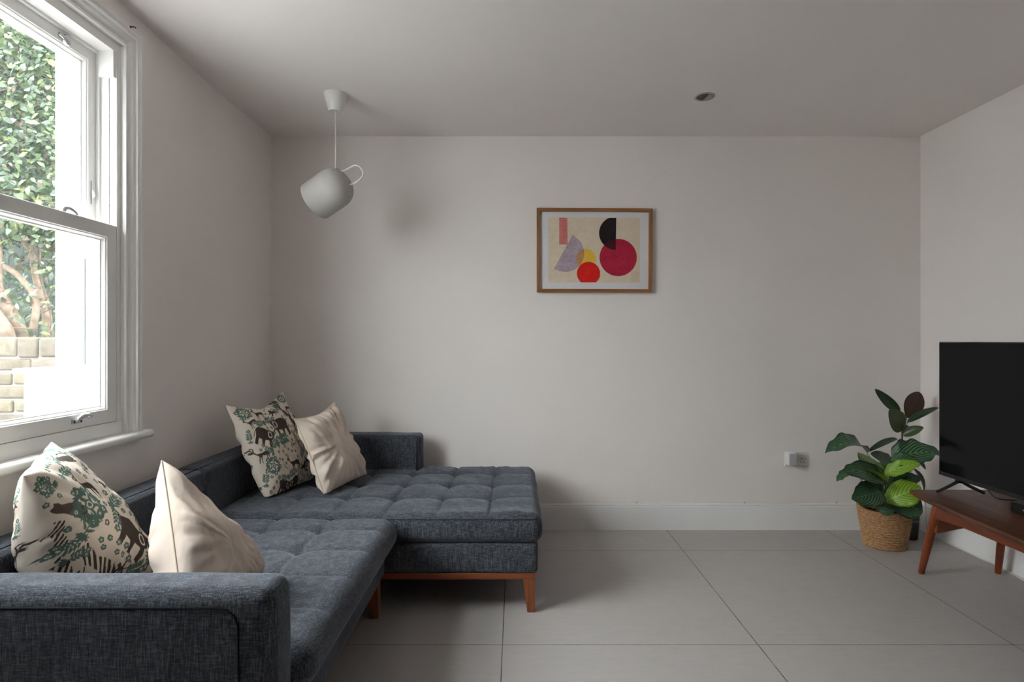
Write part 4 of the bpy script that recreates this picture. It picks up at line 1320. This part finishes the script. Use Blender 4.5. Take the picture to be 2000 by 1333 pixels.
mk('soil', v, f, M['soil'], cal)

CY = 3.30
def soilpt(i): 
    a = i * 2.4; return (bc.x - .01 + .035 * math.cos(a), bc.y - .01 + .03 * math.sin(a), .19)
CAM = Vector((0, 0, 1.2))
def cleaf(i, b0, b1, w_px, dy0, dy1, mat, tilt=(-.3, -.8, .55), petmid=None, **k):
    B = P(b0[0], b0[1], CY + dy0); T = P(b1[0], b1[1], CY + dy1)
    w = w_px * CY / F
    s = soilpt(i)
    md = (Vector(s) * .5 + B * .5) + Vector((0, 0, -.02))
    if petmid: md = P(petmid[0], petmid[1], CY)
    return leaf(cal, B, T, w, tilt, M[mat], petiole=[s, md], seed=i * 1.7, **k)
cal_l = 'calathea'
cleaf(1, (1694, 886), (1611, 886), 44, 0, -.06, cal_l, (-.25, -.45, .9), arch=.26, fold=.35, wave=.10, petmid=(1722, 925))
cleaf(2, (1742, 894), (1836, 884), 56, -.02, -.10, cal_l, (.0, -.75, .65), arch=.10, fold=.2, wave=.12, twist=.5, pk=.35, petmid=(1738, 930))
cleaf(3, (1740, 899), (1788, 902), 30, -.06, -.12, cal_l, (.1, -.8, .5), arch=.1, fold=.2, wave=.05, petmid=(1736, 940))
cleaf(4, (1731, 941), (1646, 918), 46, -.04, -.14, cal_l, (-.25, -.75, .6), arch=.10, fold=.15, wave=.10, pk=.5, petmid=(1730, 975))
cleaf(5, (1668, 917), (1634, 941), 18, -.10, -.12, cal_l, (-.5, -.5, .7), arch=.1, fold=.3, wave=.1)
cleaf(6, (1727, 928), (1797, 906), 30, -.07, -.15, 'calathea_new', (.05, -.7, .7), arch=.12, fold=.2, wave=.10, petmid=(1728, 960))
cleaf(7, (1734, 939), (1690, 918), 18, -.08, -.12, 'calathea_new', (-.1, -.55, -.8), arch=-.05, fold=.3, petmid=(1730, 970))
cleaf(8, (1728, 980), (1799, 952), 50, -.05, -.12, 'calathea_new', (-.05, -.85, .5), arch=.14, fold=.12, wave=.05, pk=.55, petmid=(1727, 1000))
cleaf(9, (1722, 962), (1664, 976), 52, -.08, -.16, cal_l, (-.1, -.8, .55), arch=.06, fold=.15, wave=.05, pk=.42, twist=.3, petmid=(1722, 990))
cleaf(10, (1731, 972), (1803, 1001), 62, -.02, -.10, cal_l, (.05, -.85, .5), arch=.08, fold=.12, wave=.05, pk=.5, petmid=(1727, 990))
cleaf(11, (1718, 1000), (1748, 999), 17, -.08, -.12, cal_l, (0, -.8, .5), arch=.05, fold=.15, wave=.08)
cleaf(12, (1728, 928), (1675, 884), 28, -.02, -.05, 'calathea_pale', (-.7, -.7, .1), arch=.03, fold=.6, wave=.04)
cleaf(13, (1733, 936), (1710, 904), 22, -.03, -.05, 'calathea_pale', (.5, -.8, .2), arch=.02, fold=.6)
cleaf(14, (1752, 916), (1700, 886), 34, .02, .0, cal_l, (-.1, -.7, .7), arch=.04, fold=.2, wave=.05)
cleaf(15, (1734, 944), (1800, 934), 30, .04, .0, cal_l, (.1, -.7, .6), arch=.05, fold=.2, wave=.05)
cleaf(16, (1726, 968), (1692, 938), 26, .0, -.02, cal_l, (-.1, -.8, .4), arch=.05, fold=.2)
cleaf(17, (1726, 960), (1770, 972), 30, .03, .06, cal_l, (.1, -.8, .4), arch=.05, fold=.2)
cleaf(18, (1748, 992), (1790, 1012), 30, -.04, -.08, cal_l, (.1, -.8, .5), arch=.08, fold=.2)
cleaf(19, (1745, 910), (1770, 886), 30, .05, .08, cal_l, (.1, -.6, .7), arch=.06, fold=.2)
for i in range(9):
    a = i * .7 + .2
    s = Vector(soilpt(i)); T = s + Vector((.05 * math.cos(a * 3), .04 * math.sin(a * 2) - .02, .16 + .02 * (i % 4)))
    v, f = tube(spline([s, (s + T) / 2 + Vector((.005, -.006, 0)), T], 5), [.0035, .002], 8); mk('stalk', v, f, M['stem'], cal)

# rubber plant in the small dark pot
rp = thing('potted_rubber_plant', (2.39, 3.46, 0), 'tall rubber plant with glossy dark oval leaves in a small dark stone pot', 'potted plant')
pc = (2.385, 3.46, 0)
v, f = lathe([(.0005, 0), (.044, 0), (.046, .004), (.055, .145), (.056, .150), (.052, .150), (.050, .13), (.0005, .13)], pc, (0, 0, 1), 48)
mk('pot', v, f, M['stonepot'], rp, True, angle=40)
RY = 3.40
stem_pts = [(pc[0], pc[1], .12), P(1776, 960, 3.45), P(1768, 910, 3.43), P(1763, 870, RY), P(1762, 848, RY), P(1763, 835, RY), P(1765, 818, RY)]
v, f = tube(spline(stem_pts, 6), [.006, .0035], 10); mk('stem', v, f, M['redstem'], rp)
def rleaf(b0, b1, w_px, dy0, dy1, mat, nrm, att, **k):
    B = P(b0[0], b0[1], RY + dy0); T = P(b1[0], b1[1], RY + dy1)
    leaf(rp, B, T, w_px * RY / F, nrm, M[mat], petiole=[P(att[0], att[1], RY)], pmat=M['redstem'], **k)
rleaf((1757, 806), (1709, 760), 19, 0, -.05, 'rubber', (-.6, -.7, .2), (1763, 835), arch=.03, fold=.3)
rleaf((1771, 817), (1796, 766), 41, .02, .02, 'rubber_brown', (.1, -.9, .1), (1765, 835), arch=.0, fold=.08, pk=.55)
rleaf((1760, 842), (1736, 801), 37, -.03, -.10, 'rubber_olive', (-.2, -.9, .3), (1763, 845), arch=.03, fold=.3, pk=.5)
rleaf((1772, 826), (1833, 797), 15, .0, -.02, 'rubber', (-.3, -.55, .7), (1764, 838), arch=.06, fold=.4)
rleaf((1763, 851), (1804, 835), 19, -.03, -.09, 'rubber_olive', (.1, -.75, .6), (1762, 860), arch=.05, fold=.3)
rleaf((1760, 843), (1746, 831), 11, .02, .04, 'rubber', (-.2, -.8, .4), (1763, 848), fold=.2)
rleaf((1764, 843), (1774, 832), 12, .03, .06, 'rubber', (.2, -.8, .4), (1763, 848), fold=.2)
rleaf((1752, 857), (1694, 884), 13, .0, -.05, 'rubber', (-.2, -.6, .75), (1764, 874), arch=.08, fold=.3)
rleaf((1778, 893), (1808, 918), 17, .0, -.04, 'rubber', (.4, -.7, .5), (1766, 905), arch=.10, fold=.2)
rleaf((1784, 916), (1804, 962), 24, .0, -.03, 'rubber', (.6, -.7, .3), (1768, 925), arch=.10, fold=.2)

# a fine hairline crack across the plaster, raised edge of the paint
cr = [P(1337, 280, 3.6195), P(1330, 305, 3.6195), P(1310, 328, 3.6195), P(1282, 345, 3.6195), P(1262, 362, 3.6195), P(1250, 380, 3.6195), P(1243, 398, 3.6195)]
v, f = tube(spline(cr, 6), .0007, 4)
struct(mk('trim_1', v, f, M['wall']))
bpy.data.objects['trim_1'].name = 'trim_1'

# ------------------------------------------------------------------- light
wd = bpy.data.worlds.new('World'); sc.world = wd; wd.use_nodes = True
nt = wd.node_tree
bg = nt.nodes['Background']
tc = nt.nodes.new('ShaderNodeTexCoord'); sp = nt.nodes.new('ShaderNodeSeparateXYZ'); rp_ = nt.nodes.new('ShaderNodeValToRGB')
nt.links.new(tc.outputs['Generated'], sp.inputs[0]); nt.links.new(sp.outputs[2], rp_.inputs[0])
el = rp_.color_ramp.elements
el[0].position = 0.0; el[0].color = (.5, .51, .53, 1)
el[1].position = 1.0; el[1].color = (1.23, 1.25, 1.29, 1)
for p_, c_ in ((.22, .85), (.5, 1.2)):
    q_ = el.new(p_); q_.color = (c_ * .985, c_, c_ * 1.035, 1)
nt.links.new(rp_.outputs[0], bg.inputs[0])
bg.inputs[1].default_value = 8.0

cam = bpy.data.cameras.new('camera'); co = bpy.data.objects.new('camera', cam); COL.objects.link(co)
co.location = (0, 0, CZ); co.rotation_euler = (PI / 2, 0, 0)
cam.lens = 36 * F / 2000; cam.sensor_width = 36; cam.shift_x = -.0035; cam.shift_y = -.00075
cam.clip_start = .05; cam.clip_end = 100
sc.camera = co
sc.view_settings.view_transform = 'Standard'; sc.view_settings.look = 'None'
sc.view_settings.exposure = 1.45; sc.view_settings.gamma = 1.0
sc.view_settings.use_curve_mapping = False
sc.cycles.use_denoising = True
sc.cycles.use_adaptive_sampling = True; sc.cycles.adaptive_threshold = .02
sc.cycles.max_bounces = 10; sc.cycles.diffuse_bounces = 8; sc.cycles.glossy_bounces = 4; sc.cycles.transparent_max_bounces = 12
sc.cycles.sample_clamp_indirect = 12
